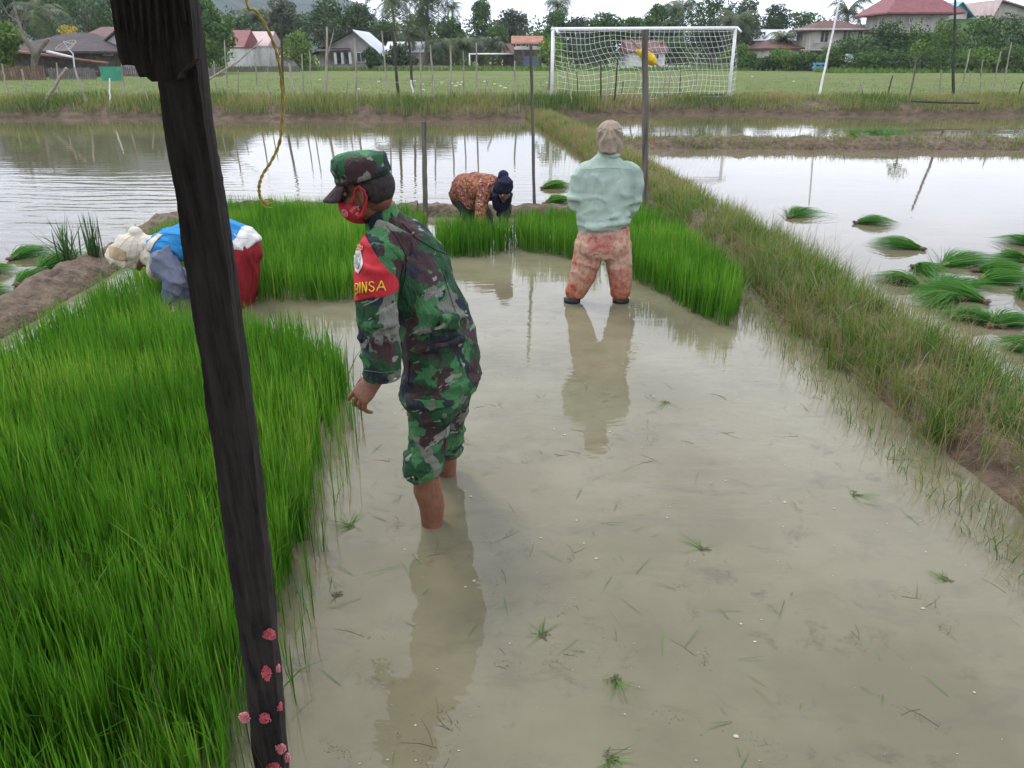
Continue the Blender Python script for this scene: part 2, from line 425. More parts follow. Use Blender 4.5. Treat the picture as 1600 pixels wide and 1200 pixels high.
tag(link('field', mesh_from('field', vs, np.stack([I, I+1, I+n+1, I+n], -1).reshape(-1, 4), True), M['field']), kind='structure')

# rise at the right where the big houses stand, hills behind
def hill(name, x0, x1, y0, y1, hf, nx, ny, m):
    X = np.linspace(x0, x1, nx); Y = np.linspace(y0, y1, ny); vs = []
    for y in Y:
        for x in X: vs.append((x, y, hf(x, y)))
    I = np.arange(ny-1)[:, None]*nx+np.arange(nx-1)[None, :]
    return tag(link(name, mesh_from(name, vs, np.stack([I, I+1, I+nx+1, I+nx], -1).reshape(-1, 4), True), m), kind='structure')
M['hill'] = mat('forest_hill', (.035, .065, .045), (.012, .026, .022), .03, .95, 1.0, 6.0, .09)
M['scrub'] = mat('scrub_ground', (.06, .10, .03), (.035, .06, .02), .5, .95, .6, .1)
def ss(a, b, x):
    t = max(0, min(1, (x-a)/(b-a))); return t*t*(3-2*t)
hill('rise', 26, 130, 74, 150, lambda x, y: .46 + 5.2*ss(30, 46, x)*ss(76, 92, y) + .3*noise.noise(Vector((x*.2, y*.2, 0)))*ss(76, 80, y), 50, 40, M['scrub'])
def hf(x, y):
    e = 0
    for cx, cy, sx, sy, h in ((-330, 820, 120, 170, 92), (-560, 800, 190, 160, 105), (-170, 900, 60, 120, 44), (160, 1100, 300, 150, 12)):
        e += h*math.exp(-((x-cx)/sx)**2-((y-cy)/sy)**2)
    return -4 + e + (14*noise.fractal(Vector((x*.01, y*.01, 2)), 1, 2, 5) if e > 2 else 0)
hill('hills', -1100, 900, 420, 1500, hf, 170, 70, M['hill'])

# ------------------------------------------------------------------ rice beds (stuff)
def rice(name, poly, dens, label, hmin=.27, hmax=.40, wmin=.0045, wmax=.0075, m='rice', clump=.10):
    n = int(area(poly)*dens)
    nc = max(4, int(area(poly)/clump**2))
    cen = scatter(poly, nc)
    P2 = scatter(poly, n)
    # pull towards tillers so that the stand is uneven
    ci = RNG.integers(0, nc, n//2)
    P2[:n//2] = cen[ci] + RNG.normal(0, .019, (n//2, 2))
    caz = RNG.uniform(0, 2*PI, nc)
    az = RNG.uniform(0, 2*PI, n); az[:n//2] = caz[ci] + RNG.normal(0, .8, n//2)
    hh = RNG.uniform(hmin, hmax, n)
    hh *= 1 + .16*fnoise(P2[:, 0], P2[:, 1], 2.3, 1.7) + .10*fnoise(P2[:, 0], P2[:, 1], 7.0, 4.7)
    lean = np.abs(RNG.normal(.02, .035, n)) * hh/.33
    big = RNG.random(n) < .06; lean[big] += RNG.uniform(.08, .20, big.sum())
    # prevailing lean to the left
    tint = np.clip(RNG.normal(.46, .2, n) + .45*fnoise(P2[:, 0], P2[:, 1], 1.4, 8), 0, 1)
    yl = RNG.random(n) < .015; tint[yl] = 1; hh[yl] *= .8
    P = np.concatenate([P2, np.full((n, 1), -.02)], 1)
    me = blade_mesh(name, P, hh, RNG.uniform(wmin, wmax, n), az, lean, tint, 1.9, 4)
    return tag(link(name, me, M[m]), label, 'rice seedlings', kind='stuff')
g = lambda a, b: tuple(at(a, b)[:2])
bed1 = [(-.74, 1.05), (-.80, 1.7), (-.86, 2.4), g(488, 800), g(505, 700), g(545, 622), g(540, 600), g(510, 580), g(470, 562), g(430, 552), g(395, 546), g(330, 540), g(262, 536), g(240, 500), g(185, 482), g(100, 536), g(0, 598), (-3.1, 3.0), (-3.2, 1.05)]
bed2 = [g(398, 472), g(470, 473), g(560, 474), g(600, 455), g(640, 400), (-.95, 8.6), (-1.7, 9.35), (-3.5, 9.35), (-3.6, 7.0), (-3.0, 6.9), (-2.2, 6.5)]
bed3 = [g(695, 404), g(760, 403), g(800, 390), g(860, 398), g(898, 408), g(940, 410), (.9, 7.9), (.75, 8.9), (.15, 8.6), (-.2, 8.1), (-.85, 8.2)]
bed4 = [g(975, 425), g(985, 438), g(1040, 465), g(1075, 488), g(1125, 510), g(1148, 505), g(1155, 480), (1.85, 6.6), (1.75, 8.0), (1.5, 9.0), (.95, 8.9), (1.0, 7.6)]
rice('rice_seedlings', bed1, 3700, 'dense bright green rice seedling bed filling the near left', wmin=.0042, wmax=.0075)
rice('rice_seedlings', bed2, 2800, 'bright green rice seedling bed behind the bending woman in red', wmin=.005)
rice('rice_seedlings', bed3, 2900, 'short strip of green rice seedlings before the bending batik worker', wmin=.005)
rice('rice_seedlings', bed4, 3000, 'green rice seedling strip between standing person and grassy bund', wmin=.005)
rice('rice_seedlings', [g(222, 470), g(300, 466), g(300, 440), g(200, 440)], 2600, 'patch of rice seedlings behind the arms of the person in the cream hood', .13, .24)
# loose fringe of single seedlings at the edge of the near bed
fr = [(-.9, 1.4), (-.62, 1.4), (-.70, 2.2), (-.74, 3.0), (-.86, 3.9), (-1.0, 3.9)]
rice('loose_seedlings', fr, 420, 'sparse loose rice stalks along the near bed edge', .2, .36, .004, .007)

# ------------------------------------------------------------------ grass on bunds and bank (stuff)
def along(line, n, hw):
    pts = np.array(line); seg = np.linalg.norm(np.diff(pts, axis=0), axis=1); cum = np.concatenate([[0], np.cumsum(seg)])
    s = RNG.uniform(0, cum[-1], n); i = np.clip(np.searchsorted(cum, s)-1, 0, len(seg)-1)
    t = (s-cum[i])/seg[i]; p = pts[i]*(1-t)[:, None]+pts[i+1]*t[:, None]
    d = (pts[i+1]-pts[i])/seg[i][:, None]; nn = np.stack([d[:, 1], -d[:, 0]], 1)
    u = RNG.uniform(-1, 1, n)
    return p + nn*(u*hw)[:, None], u
def bundgrass(name, line, dens, hw, label, hmin, hmax, z0, m='bundgrass', tbias=0, wmin=.003, wmax=.006, cut=-.25, keep=None):
    Ltot = sum(math.dist(line[i], line[i+1]) for i in range(len(line)-1))
    n = int(Ltot*dens); p, u = along(line, n, hw)
    den = fnoise(p[:, 0], p[:, 1], 1.9, 3.3) + .5*fnoise(p[:, 0], p[:, 1], 6, 6.3)
    k = den > cut + RNG.normal(0, .12, n)
    if keep is not None: k &= keep(p, u)
    p, u, den = p[k], u[k], den[k]; n = len(p)
    nc = max(6, int(Ltot*hw*2/.018)); cp_, cu = along(line, nc, hw); ci = RNG.integers(0, nc, n); pull = RNG.random(n) < .65
    p[pull] = cp_[ci[pull]] + RNG.normal(0, .03, (pull.sum(), 2)); u[pull] = cu[ci[pull]]
    ch = RNG.uniform(.55, 1.35, nc)[ci]; ctn = RNG.normal(0, .17, nc)[ci]; caz = RNG.uniform(0, 6.28, nc)[ci]
    hh = RNG.uniform(hmin, hmax, n)*(1+.45*den)*np.where(pull, ch, 1)
    az = np.where(RNG.random(n) < .55, np.where(u > 0, 0, PI) + RNG.normal(0, .9, n), RNG.uniform(0, 2*PI, n))
    az = np.where(pull & (RNG.random(n) < .6), caz+RNG.normal(0, .7, n), az)
    lean = np.abs(RNG.normal(.13, .12, n))*hh/.25*.8
    z = z0*(1-np.abs(u)**2.6) - .02
    tint = np.clip(RNG.beta(1.6, 1.9, n)+tbias+ctn+.55*fnoise(p[:, 0], p[:, 1], .9, 12), 0, 1)
    me = blade_mesh(name, np.concatenate([p, z[:, None]], 1), hh, RNG.uniform(wmin, wmax, n), az, lean, tint, 1.6, 4)
    return tag(link(name, me, M[m]), label, 'grass', kind='stuff')
bundgrass('bund_grass', RB[1:6], 4300, .44, 'mixed green and straw grass covering the right bund', .08, .25, .16, tbias=-.14, cut=-.12, keep=lambda p, u: (p[:, 1] > 4.1) | (RNG.random(len(p)) < .4+.4*(u < 0)), wmin=.0028, wmax=.0055)
bundgrass('bund_grass', RB[5:], 2000, .46, 'dry straw coloured grass on the far stretch of the right bund', .09, .24, .15, tbias=.14, wmin=.005, wmax=.009, cut=-.5)
bundgrass('bund_grass', XB, 900, .58, 'short brown grass covering the cross bund at right', .05, .17, .17, tbias=.12, wmin=.006, wmax=.012, cut=-.2)
bundgrass('seedheads', RB[1:5], 300, .52, 'tall purple brown seedheads rising from the right bund', .26, .42, .12, tbias=.5, wmin=.002, wmax=.0035, cut=-.5)
bundgrass('bund_grass', BB, 60, .2, 'few grass blades on the back mud bund', .04, .10, .10, wmin=.003, cut=-.1)
bundgrass('bund_grass', LB[2:], 60, .3, 'few grass blades on the left mud bund', .04, .12, .12, wmin=.003, cut=0)
# strip of seedlings and weeds standing in water at the foot of the right bund
n = 700; p, u = along([(2.05, 2.4), (1.95, 3.6), (1.9, 5.2), (1.75, 6.6)], n, .12)
me = blade_mesh('water_weeds', np.concatenate([p, np.full((n, 1), -.02)], 1), RNG.uniform(.06, .2, n), RNG.uniform(.003, .005, n), RNG.uniform(0, 6.28, n), RNG.uniform(.02, .12, n), RNG.beta(1.5, 2.5, n))
tag(link('water_weeds', me, M['bundgrass']), 'thin weeds standing in water at the foot of the right bund', 'weeds', kind='stuff')
# far bank grass
n = 52000; X = RNG.uniform(-24, 27, n); dy = RNG.uniform(.12, 3.0, n)
by = np.array([bank_y(x) for x in X]); den = fnoise(X, dy, .7, 2)+.5*fnoise(X, dy, 2.4, 4)
k = den > -.45 + (dy < .8)*np.where(X > 3, .05, .22); X, dy, by, den = X[k], dy[k], by[k], den[k]; n = len(X)
hh = RNG.uniform(.10, .42, n)*(1+.5*den)
hh[X > 3] *= .70
tint = np.clip(RNG.beta(2, 2.2, n) + .6*fnoise(X, dy, .35, 9) + .10*(X > 8), 0, 1)
me = blade_mesh('bank_grass', np.stack([X, by+dy, .10+.25*np.clip(dy, 0, 1)+.03*dy-.02], 1), hh, RNG.uniform(.012, .026, n), RNG.uniform(0, 6.28, n), np.abs(RNG.normal(.06, .08, n)), tint, 1.7, 3)
tag(link('bank_grass', me, M['bankgrass']), 'rough weeds and grass along the top of the far bank', 'grass', kind='stuff')
# field tufts + litter
n = 26000; X = RNG.uniform(-45, 48, n); Y = 29.6 + 26*RNG.random(n)**1.6
me = blade_mesh('field_tufts', np.stack([X, Y, .40+.1*np.clip((Y-29)/6, 0, 1)], 1), RNG.uniform(.03, .10, n), RNG.uniform(.012, .03, n), RNG.uniform(0, 6.28, n), RNG.uniform(0, .06, n), RNG.beta(2, 2.5, n)*.9, 1.7, 3)
tag(link('field_tufts', me, M['bankgrass']), 'short tufts of grass across the playing field', 'grass', kind='stuff')

# ------------------------------------------------------------------ floating litter in the nursery water (stuff)
n = 210
pts = scatter([(-.7, 1.5), (1.95, 1.5), (1.9, 6.3), (-.9, 6.3)], n)
pts[:50] = RNG.normal((-.6, 2.9), (.12, .5), (50, 2))
pts[50:90] = RNG.normal((.5, 2.3), (.45, .35), (40, 2))
az = RNG.uniform(0, 6.28, n)
me = blade_mesh('floating_blades', np.concatenate([pts, np.full((n, 1), .003)], 1), RNG.uniform(.001, .02, n), RNG.uniform(.0012, .0032, n), az, RNG.uniform(.02, .15, n), RNG.beta(2, 2, n), 1.0, 4)
tag(link('floating_blades', me, M['riced']), 'torn rice blades floating on the muddy nursery water', 'floating debris', kind='stuff')
mb = MB()
def speck(mb, c, r, fl=.5):
    a0 = random.uniform(0, 6.28); e = random.uniform(.5, 1)
    top = [(c[0]+r*math.cos(a0+g_)*1.0, c[1]+r*e*math.sin(a0+g_), c[2]) for g_ in np.linspace(0, 2*PI, 7)[:-1]]
    mb.add(top+[(c[0], c[1], c[2]+r*fl)], [(i, (i+1) % 6, 6) for i in range(6)])
for i in range(170):
    x, y = scatter([(-.65, 1.5), (1.95, 1.5), (1.9, 4.6), (-.8, 4.6)], 1)[0]
    speck(mb, (x, y, .002), abs(random.gauss(0, .0028))+.0014)
M['shell'] = mat('pale_shell', (.55, .50, .41), (.30, .24, .17), 3, .6, 0)
tag(mb.build('shell_bits', M['shell'], smooth=True), 'tiny pale shells and husks floating on the muddy water', 'floating debris', kind='stuff')
mb = MB()
for i in range(60):
    x, y = scatter([(-.6, 1.5), (1.95, 1.5), (1.9, 4.2), (-.7, 4.2)], 1)[0]
    a_ = random.uniform(0, 3.1); l_ = random.uniform(.02, .07)
    for k in range(random.randint(20, 70)):
        g_ = random.gauss(0, l_); h_ = random.gauss(0, .011); speck(mb, (x+g_*math.cos(a_)-h_*math.sin(a_), y+g_*math.sin(a_)+h_*math.cos(a_), .0006), random.uniform(.0008, .0034)*(.4+.6*random.random()), .3)
    for k in range(random.randint(0, 2)):
        b_ = a_+random.gauss(0, .7); p0 = Vector((x+random.gauss(0, .02), y+random.gauss(0, .02), .0008)); ln_ = random.uniform(.03, .12)
        mb.tube([p0, p0+Vector((math.cos(b_), math.sin(b_), 0))*ln_*.5, p0+Vector((math.cos(b_+.12), math.sin(b_+.12), 0))*ln_], [.0008, .0007, .0003], 4, cap=False)
M['muck'] = mat('muck', (.15, .115, .08), (.085, .066, .045), 30, .8, 0)
tag(mb.build('muck_clumps', M['muck']), 'small brown muck clumps and roots in the muddy water', 'floating debris', kind='stuff')
# ------------------------------------------------------------------ people
def loft(rings, side, n=20, caps=True, sq=2.0):
    """rings: (centre, a, b) a = half size along forward, b = half size along 'side'"""
    cs = [Vector(r[0]) for r in rings]; vs = []
    for i, r in enumerate(rings):
        t = (cs[min(i+1, len(cs)-1)]-cs[max(i-1, 0)]).normalized()
        if len(r) > 3 and r[3] is not None: t = Vector(r[3]).normalized()
        s = Vector(side); s = (s - t*s.dot(t)).normalized(); f = t.cross(s)
        for k in range(n):
            g_ = 2*PI*k/n; c_, s_ = math.cos(g_), math.sin(g_)
            e = 2/sq
            vs.append(cs[i] + f*(r[1]*math.copysign(abs(c_)**e, c_)) + s*(r[2]*math.copysign(abs(s_)**e, s_)))
    fs = []
    m = len(rings)
    for i in range(m-1):
        for k in range(n):
            k2 = (k+1) % n; fs.append((i*n+k, i*n+k2, (i+1)*n+k2, (i+1)*n+k))
    if caps: fs.append(tuple(range(n-1, -1, -1))); fs.append(tuple((m-1)*n+k for k in range(n)))
    return vs, fs
def ell(c, r, rot=None, n=14):
    vs = []; fs = []; R = rot.to_matrix() if rot is not None else Matrix.Identity(3)
    for i in range(1, n):
        th = PI*i/n
        for k in range(2*n):
            ph = PI*k/n
            vs.append(Vector(c)+R @ Vector((r[0]*math.sin(th)*math.cos(ph), r[1]*math.sin(th)*math.sin(ph), r[2]*math.cos(th))))
    N = 2*n
    for i in range(n-2):
        for k in range(N): fs.append((i*N+k, (i+1)*N+k, (i+1)*N+(k+1) % N, i*N+(k+1) % N))
    vs.append(Vector(c)+R @ Vector((0, 0, r[2]))); vs.append(Vector(c)-R @ Vector((0, 0, r[2])))
    a, b = len(vs)-2, len(vs)-1
    for k in range(N): fs.append((a, k, (k+1) % N)); fs.append((b, (n-2)*N+(k+1) % N, (n-2)*N+k))
    return vs, fs
def tubep(pts, rad, n=12):
    m = MB(); m.tube(pts, rad, n)
    return [Vector(v) for v in m.v], m.f
def chain(pts, rad, n=12):
    """smooth limb: spline through joints, round ends"""
    pts = [Vector(p) for p in pts]; out = []; rr = []
    for i in range(len(pts)-1):
        p0, p1, p2, p3 = pts[max(i-1, 0)], pts[i], pts[i+1], pts[min(i+2, len(pts)-1)]
        for k in range(4):
            t = k/4
            out.append(.5*((2*p1)+(-p0+p2)*t+(2*p0-5*p1+4*p2-p3)*t*t+(-p0+3*p1-3*p2+p3)*t**3)); rr.append(rad[i]*(1-t)+rad[i+1]*t)
    out.append(pts[-1]); rr.append(rad[-1])
    d = (out[-1]-out[-2]).normalized(); r = rr[-1]
    out += [out[-1]+d*r*.55, out[-1]+d*r*.85]; rr += [r*.8, r*.4]
    return tubep(out, rr, n)
def xf(piece, Mx):
    return [Mx @ Vector(v) for v in piece[0]], piece[1]
def fuse(name, pieces, voxel, material, parent=None, smooth=2, fold=None, cut=None):
    mb = MB()
    for vs, fs in pieces: mb.add(vs, fs)
    me = mesh_from('tmp', mb.v, mb.f)
    bm = bmesh.new(); bm.from_mesh(me)
    # make every piece's normals point outwards
    bmesh.ops.recalc_face_normals(bm, faces=bm.faces); bm.to_mesh(me); bm.free()
    o = bpy.data.objects.new('tmp', me); C.objects.link(o)
    r = o.modifiers.new('r', 'REMESH'); r.mode = 'VOXEL'; r.voxel_size = voxel; r.use_smooth_shade = True
    if smooth:
        s = o.modifiers.new('s', 'SMOOTH'); s.iterations = smooth; s.factor = .5
    dg = bpy.context.evaluated_depsgraph_get(); ev = o.evaluated_get(dg)
    m2 = bpy.data.meshes.new_from_object(ev); m2.name = name
    bpy.data.objects.remove(o); bpy.data.meshes.remove(me)
    if fold:
        n = len(m2.vertices); co = np.empty(n*3, np.float32); no = np.empty(n*3, np.float32)
        m2.vertices.foreach_get('co', co); m2.vertices.foreach_get('normal', no)
        co = co.reshape(-1, 3); no = no.reshape(-1, 3)
        d = np.array([fold(Vector(c)) for c in co.tolist()], np.float32)
        m2.vertices.foreach_set('co', (co+no*d[:, None]).ravel())
    if cut:
        bm = bmesh.new(); bm.from_mesh(m2)
        bmesh.ops.delete(bm, geom=[f for f in bm.faces if cut(f.calc_center_median())], context='FACES'); bm.to_mesh(m2); bm.free()
    m2.polygons.foreach_set('use_smooth', np.ones(len(m2.polygons), dtype=bool)); m2.update()
    return link(name, m2, material, parent)
def folds(amp, sc=(9, 9, 4), seed=0, fine=.35):
    """sharp creased cloth folds, stretched"""
    def f(p):
        v = Vector((p.x*sc[0], p.y*sc[1], p.z*sc[2]))
        wv = Vector((noise.noise(v*.7+Vector((seed, 0, 0))), noise.noise(v*.7+Vector((0, seed+5, 0))), noise.noise(v*.6+Vector((0, 0, seed+9)))))
        a = 1-abs(noise.noise(v+wv*1.5+Vector((seed, seed, seed))))*2.4
        b_ = 1-abs(noise.noise(v*2.3+wv*2+Vector((seed+3, seed, seed))))*2.4
        return amp*(a-.45) + amp*fine*(b_-.45)
    return f
def ridges(d, freq, amp, seed=0, mask=None, warp=2.2, ws=5):
    d = Vector(d).normalized()
    def f(p):
        s_ = p.dot(d)*freq + warp*noise.noise(p*ws+Vector((seed, seed*2, 0)))
        m_ = mask(p) if mask else 1
        m_ *= max(0, min(1, .55+1.3*noise.noise(p*6+Vector((0, seed, 7)))))
        return amp*m_*(2*(1-abs(math.sin(s_)))**1.6-.55)
    return f
def plus(*fs):
    return lambda p: sum(f(p) for f in fs)
def creases(nt, v, weave=900, st=(1, 1, .45)):
    v0 = v; v = coords(nt, st)
    n_ = nz(nt, v, 9, 3, .55, 1.2); r_ = math_(nt, 'SUBTRACT', 1.0, math_(nt, 'ABSOLUTE', math_(nt, 'SUBTRACT', math_(nt, 'MULTIPLY', n_, 4.0), 2.0)))
    n2_ = nz(nt, v, 24, 3, .55, 1.5); r2_ = math_(nt, 'SUBTRACT', 1.0, math_(nt, 'ABSOLUTE', math_(nt, 'SUBTRACT', math_(nt, 'MULTIPLY', n2_, 4.0), 2.0)))
    return math_(nt, 'ADD', math_(nt, 'ADD', r_, math_(nt, 'MULTIPLY', r2_, .4)), math_(nt, 'MULTIPLY', nz(nt, v, weave, 2), .05))
def cloth(name, c1, c2=None, sc=10, rough=.85, bs=.35, weave=900, sheen=.2):
    m, nt, b = new_mat(name); v = coords(nt)
    col = ramp(nt, nz(nt, v, sc, 5, .6), [(.3, c2 or tuple(x*.8 for x in c1)), (.65, c1)])
    nt.links.new(col, b.inputs['Base Color']); b.inputs['Roughness'].default_value = rough; b.inputs['Specular IOR Level'].default_value = .15
    h = creases(nt, v, weave)
    bump(nt, b, h, min(1, bs*1.5), .010); return m
def skin_mat(name, c, c2):
    m, nt, b = new_mat(name); v = coords(nt)
    col = ramp(nt, nz(nt, v, 22, 6, .65), [(.3, c2), (.68, c)])
    nt.links.new(col, b.inputs['Base Color']); b.inputs['Roughness'].default_value = .5
    b.inputs['Specular IOR Level'].default_value = .35
    b.inputs['Subsurface Weight'].default_value = .08; b.inputs['Subsurface Radius'].default_value = (.012, .005, .003); b.inputs['Subsurface Scale'].default_value = .6
    bump(nt, b, math_(nt, 'ADD', nz(nt, v, 90, 5, .6), math_(nt, 'MULTIPLY', nz(nt, v, 25, 4), 1.0)), .35, .004); return m
M['skin'] = skin_mat('tan_skin', (.235, .105, .060), (.15, .062, .036))
M['skin_d'] = skin_mat('brown_skin', (.16, .075, .045), (.10, .045, .028))
M['eye_w'] = mat('eye_white', (.55, .52, .48), None, 30, .3, 0)
M['hair'] = mat('short_black_hair', (.045, .035, .032), (.015, .012, .012), 60, .7, 1.0, .004, 240)
def camo_mat(name='camouflage_cloth', rot=(.2, .5, .1), base=(.024, .072, .032), sc=1):
    m, nt, b = new_mat(name)
    v0 = coords(nt, (sc, sc, sc), rot=rot)
    nv = node(nt, 'ShaderNodeTexNoise', Scale=9.0, Detail=3.0); nt.links.new(v0, nv.inputs['Vector'])
    def warped(scale, amt, off):
        mp_ = node(nt, 'ShaderNodeMapping'); mp_.inputs['Scale'].default_value = scale; mp_.inputs['Location'].default_value = off
        nt.links.new(v0, mp_.inputs[0])
        a = node(nt, 'ShaderNodeVectorMath', operation='SCALE'); a.inputs['Scale'].default_value = amt
        nt.links.new(nv.outputs['Color'], a.inputs[0])
        c = node(nt, 'ShaderNodeVectorMath', operation='ADD'); nt.links.new(mp_.outputs[0], c.inputs[0]); nt.links.new(a.outputs[0], c.inputs[1])
        return c.outputs[0]
    col = mixc(nt, ramp(nt, nz(nt, warped((4.5, 4.5, 7), .8, (0, 0, 0)), 1, 2, .5), [(.53, (0,)*3), (.54, (1,)*3)]), base, (.055, .17, .065))
    col = mixc(nt, ramp(nt, nz(nt, warped((8, 8, 5.5), 1.3, (5, 2, 1)), 1, 1.5, .45), [(.595, (0,)*3), (.60, (1,)*3)]), col, (.165, .165, .135))
    col = mixc(nt, ramp(nt, nz(nt, warped((6.5, 6.5, 4.5), 1.3, (9, 4, 7)), 1, 2, .5), [(.53, (0,)*3), (.535, (1,)*3)]), col, (.058, .034, .036))
    col = mixc(nt, ramp(nt, nz(nt, warped((9, 9, 5), 1.5, (2, 14, 3)), 1, 2, .5), [(.57, (0,)*3), (.575, (1,)*3)]), col, (.022, .028, .038))
    # brush like slashes
    col = mixc(nt, ramp(nt, nz(nt, warped((7, 7, 30), 1.6, (3, 3, 20)), 1, 2, .5), [(.65, (0,)*3), (.655, (1,)*3)]), col, (.25, .245, .21))
    v = coords(nt)
    f = ramp(nt, nz(nt, v, 6, 5), [(.3, (.82,)*3), (.7, (1.05,)*3)])
    col = mixc(nt, 1.0, col, f, 'MULTIPLY')
    nt.links.new(col, b.inputs['Base Color']); b.inputs['Roughness'].default_value = .8; b.inputs['Specular IOR Level'].default_value = .2
    bump(nt, b, creases(nt, v, 1100), .8, .010)
    return m
M['camo'] = camo_mat()
M['camo_l'] = camo_mat('camouflage_collar_cloth', (1.2, .3, 2.1), (.06, .19, .06), .7)
M['camo_c'] = camo_mat('camouflage_cap_cloth', (2.1, .4, 1.7), (.026, .10, .04), 1.0)
M['red'] = cloth('red_armband', (.50, .035, .045), (.40, .025, .035), 20, .7, .15)
M['maskred'] = cloth('red_mask', (.48, .03, .045), (.38, .02, .035), 20, .7, .1)
M['yellow'] = cloth('yellow_thread', (.80, .52, .06), (.7, .42, .05), 40, .7, .1)
M['ink_w'] = cloth('pale_print', (.70, .62, .60), None, 40, .7, 0)
M['ink_g'] = cloth('grey_thread', (.33, .36, .36), (.2, .22, .22), 60, .7, .1)
M['orange'] = cloth('orange_thread', (.75, .22, .03), None, 40, .7, .1)

def hand(Mx, curl=(.35, .45, .5, .6), left=True, scale=1.0):
    """hand in local space: wrist at origin, fingers along -Z, palm facing -X (thumb towards +Y*sg)"""
    sg = 1 if left else -1; P = []
    P.append(loft([((0, 0, .01), .020, .027), ((0, 0, -.02), .019, .032), ((0.002, 0, -.055), .016, .041), ((.003, 0, -.085), .014, .041), ((.002, 0, -.096), .010, .036)], (0, 1, 0), 14))
    lens = (.040, .045, .042, .034)
    for i, (yy, c) in enumerate(zip((.030, .0105, -.0095, -.0285), curl)):
        l = lens[i]; p = Vector((.003, sg*yy, -.084)); a = .10
        pts = [p+Vector((0, 0, .02)), p]; rad = [.0085, .0092]
        for k, seg in enumerate((l, l*.62, l*.5)):
            a += c*(1.0, 1.3, .9)[k]
            p = p + Vector((-math.sin(a)*seg, sg*yy*.22, -math.cos(a)*seg)); pts.append(p); rad.append((.0083, .0076, .0062)[k])
        P.append(chain(pts, rad, 10))
    t = [Vector((-.004, sg*.020, -.018)), Vector((-.014, sg*.042, -.042)), Vector((-.026, sg*.050, -.070)), Vector((-.036, sg*.050, -.094))]
    P.append(chain(t, [.013, .0125, .0095, .0078], 10))
    S = Matrix.Scale(scale, 4)
    return [xf(p, Mx @ S) for p in P]
def basis(o, x, z):
    z = Vector(z).normalized(); x = Vector(x); x = (x - z*x.dot(z)).normalized(); y = z.cross(x)
    m = Matrix((x, y, z)).transposed().to_4x4(); m.translation = Vector(o); return m
def head_pieces(Mx, s=1.0):
    """local: x forward, y left, z up; origin between the ears"""
    rz = lambda a: Matrix.Rotation(a, 4, 'Z').to_quaternion()
    P = [ell((-.014, 0, .032), (.096, .074, .088)), ell((.032, 0, -.030), (.060, .058, .088)), ell((.022, 0, -.070), (.062, .052, .042)),
         ell((.074, 0, -.098), (.019, .022, .017)), ell((.079, .024, .021), (.017, .024, .009)), ell((.079, -.024, .021), (.017, .024, .009)),
         tubep([(.083, 0, .022), (.097, 0, .002), (.110, 0, -.020), (.104, 0, -.034)], [.008, .0095, .013, .009], 10),
         ell((.093, .012, -.031), (.011, .008, .008)), ell((.093, -.012, -.031), (.011, .008, .008)),
         ell((.085, 0, -.056), (.012, .022, .006)), ell((.083, 0, -.067), (.012, .020, .007)),
         ell((.058, .038, -.028), (.028, .024, .028)), ell((.058, -.038, -.028), (.028, .024, .028)),
         ell((-.03, 0, -.02), (.07, .06, .07))]
    for sg in (1, -1):
        e = ell((-.008, sg*.076, -.008), (.019, .006, .033), Matrix.Rotation(sg*-.35, 4, 'Z').to_quaternion())
        P.append(e)
        P.append(chain([Vector((.006, sg*.076, .004)), Vector((-.002, sg*.086, .026)), Vector((-.020, sg*.090, .018)), Vector((-.022, sg*.088, -.008)), Vector((-.006, sg*.080, -.036))], [.004, .0045, .005, .0045, .004], 8))
    return [xf(p, Mx @ Matrix.Scale(s, 4)) for p in P]
def eyes(Mx, t, P, s=1.0):
    for sg in (1, -1):
        mb = MB(); vs, fs = ell((.076, sg*.030, .004), (.012, .0135, .009), n=8); mb.add([Mx @ (Vector(v)*s) for v in vs], fs)
        e = P(mb.build('eye', M['eye_w'], t, True)); mb = MB(); vs, fs = ell((.0845, sg*.030, .003), (.0045, .0055, .0055), n=6); mb.add([Mx @ (Vector(v)*s) for v in vs], fs); mb.build('iris', M['hair'], e, True)
def patch(name, base, grid, off, material, parent, thick=.0):
    """cloth piece laid on a surface: grid = rows of photo pixels; each node is projected on 'base' (bvh) and lifted by off"""
    vs = []; idx = {}
    for i, row in enumerate(grid):
        for j, (px, py) in enumerate(row):
            d = ray(px, py); hit = base.ray_cast(Vector((0, 0, H)), d)
            if hit[0] is None: continue
            nn_ = hit[1] if hit[1].dot(d) < 0 else -hit[1]
            idx[i, j] = len(vs); vs.append(hit[0]+nn_*off)
    fs = []
    for i in range(len(grid)-1):
        for j in range(len(grid[i])-1):
            k = [(i, j), (i, j+1), (i+1, j+1), (i+1, j)]
            if all(a in idx for a in k):
                q_ = [idx[a] for a in k]
                if max((vs[q_[a]]-vs[q_[(a+1) % 4]]).length for a in range(4)) < .05: fs.append(tuple(q_))
    if fs:
        a_, b_, c_ = (vs[k] for k in fs[len(fs)//2][:3])
        if (b_-a_).cross(c_-a_).dot(a_-Vector((0, 0, H))) > 0: fs = [f_[::-1] for f_ in fs]
    me = mesh_from(name, vs, fs, True)
    o = link(name, me, material, parent)
    if thick:
        s = o.modifiers.new('s', 'SOLIDIFY'); s.thickness = thick; s.offset = 1
    return o
def bvh_of(objs):
    vs = []; ps = []
    for o in objs:
        n = len(vs); vs += [v.co.copy() for v in o.data.vertices]; ps += [tuple(i+n for i in p.vertices) for p in o.data.polygons]
    return BVHTree.FromPolygons(vs, ps)
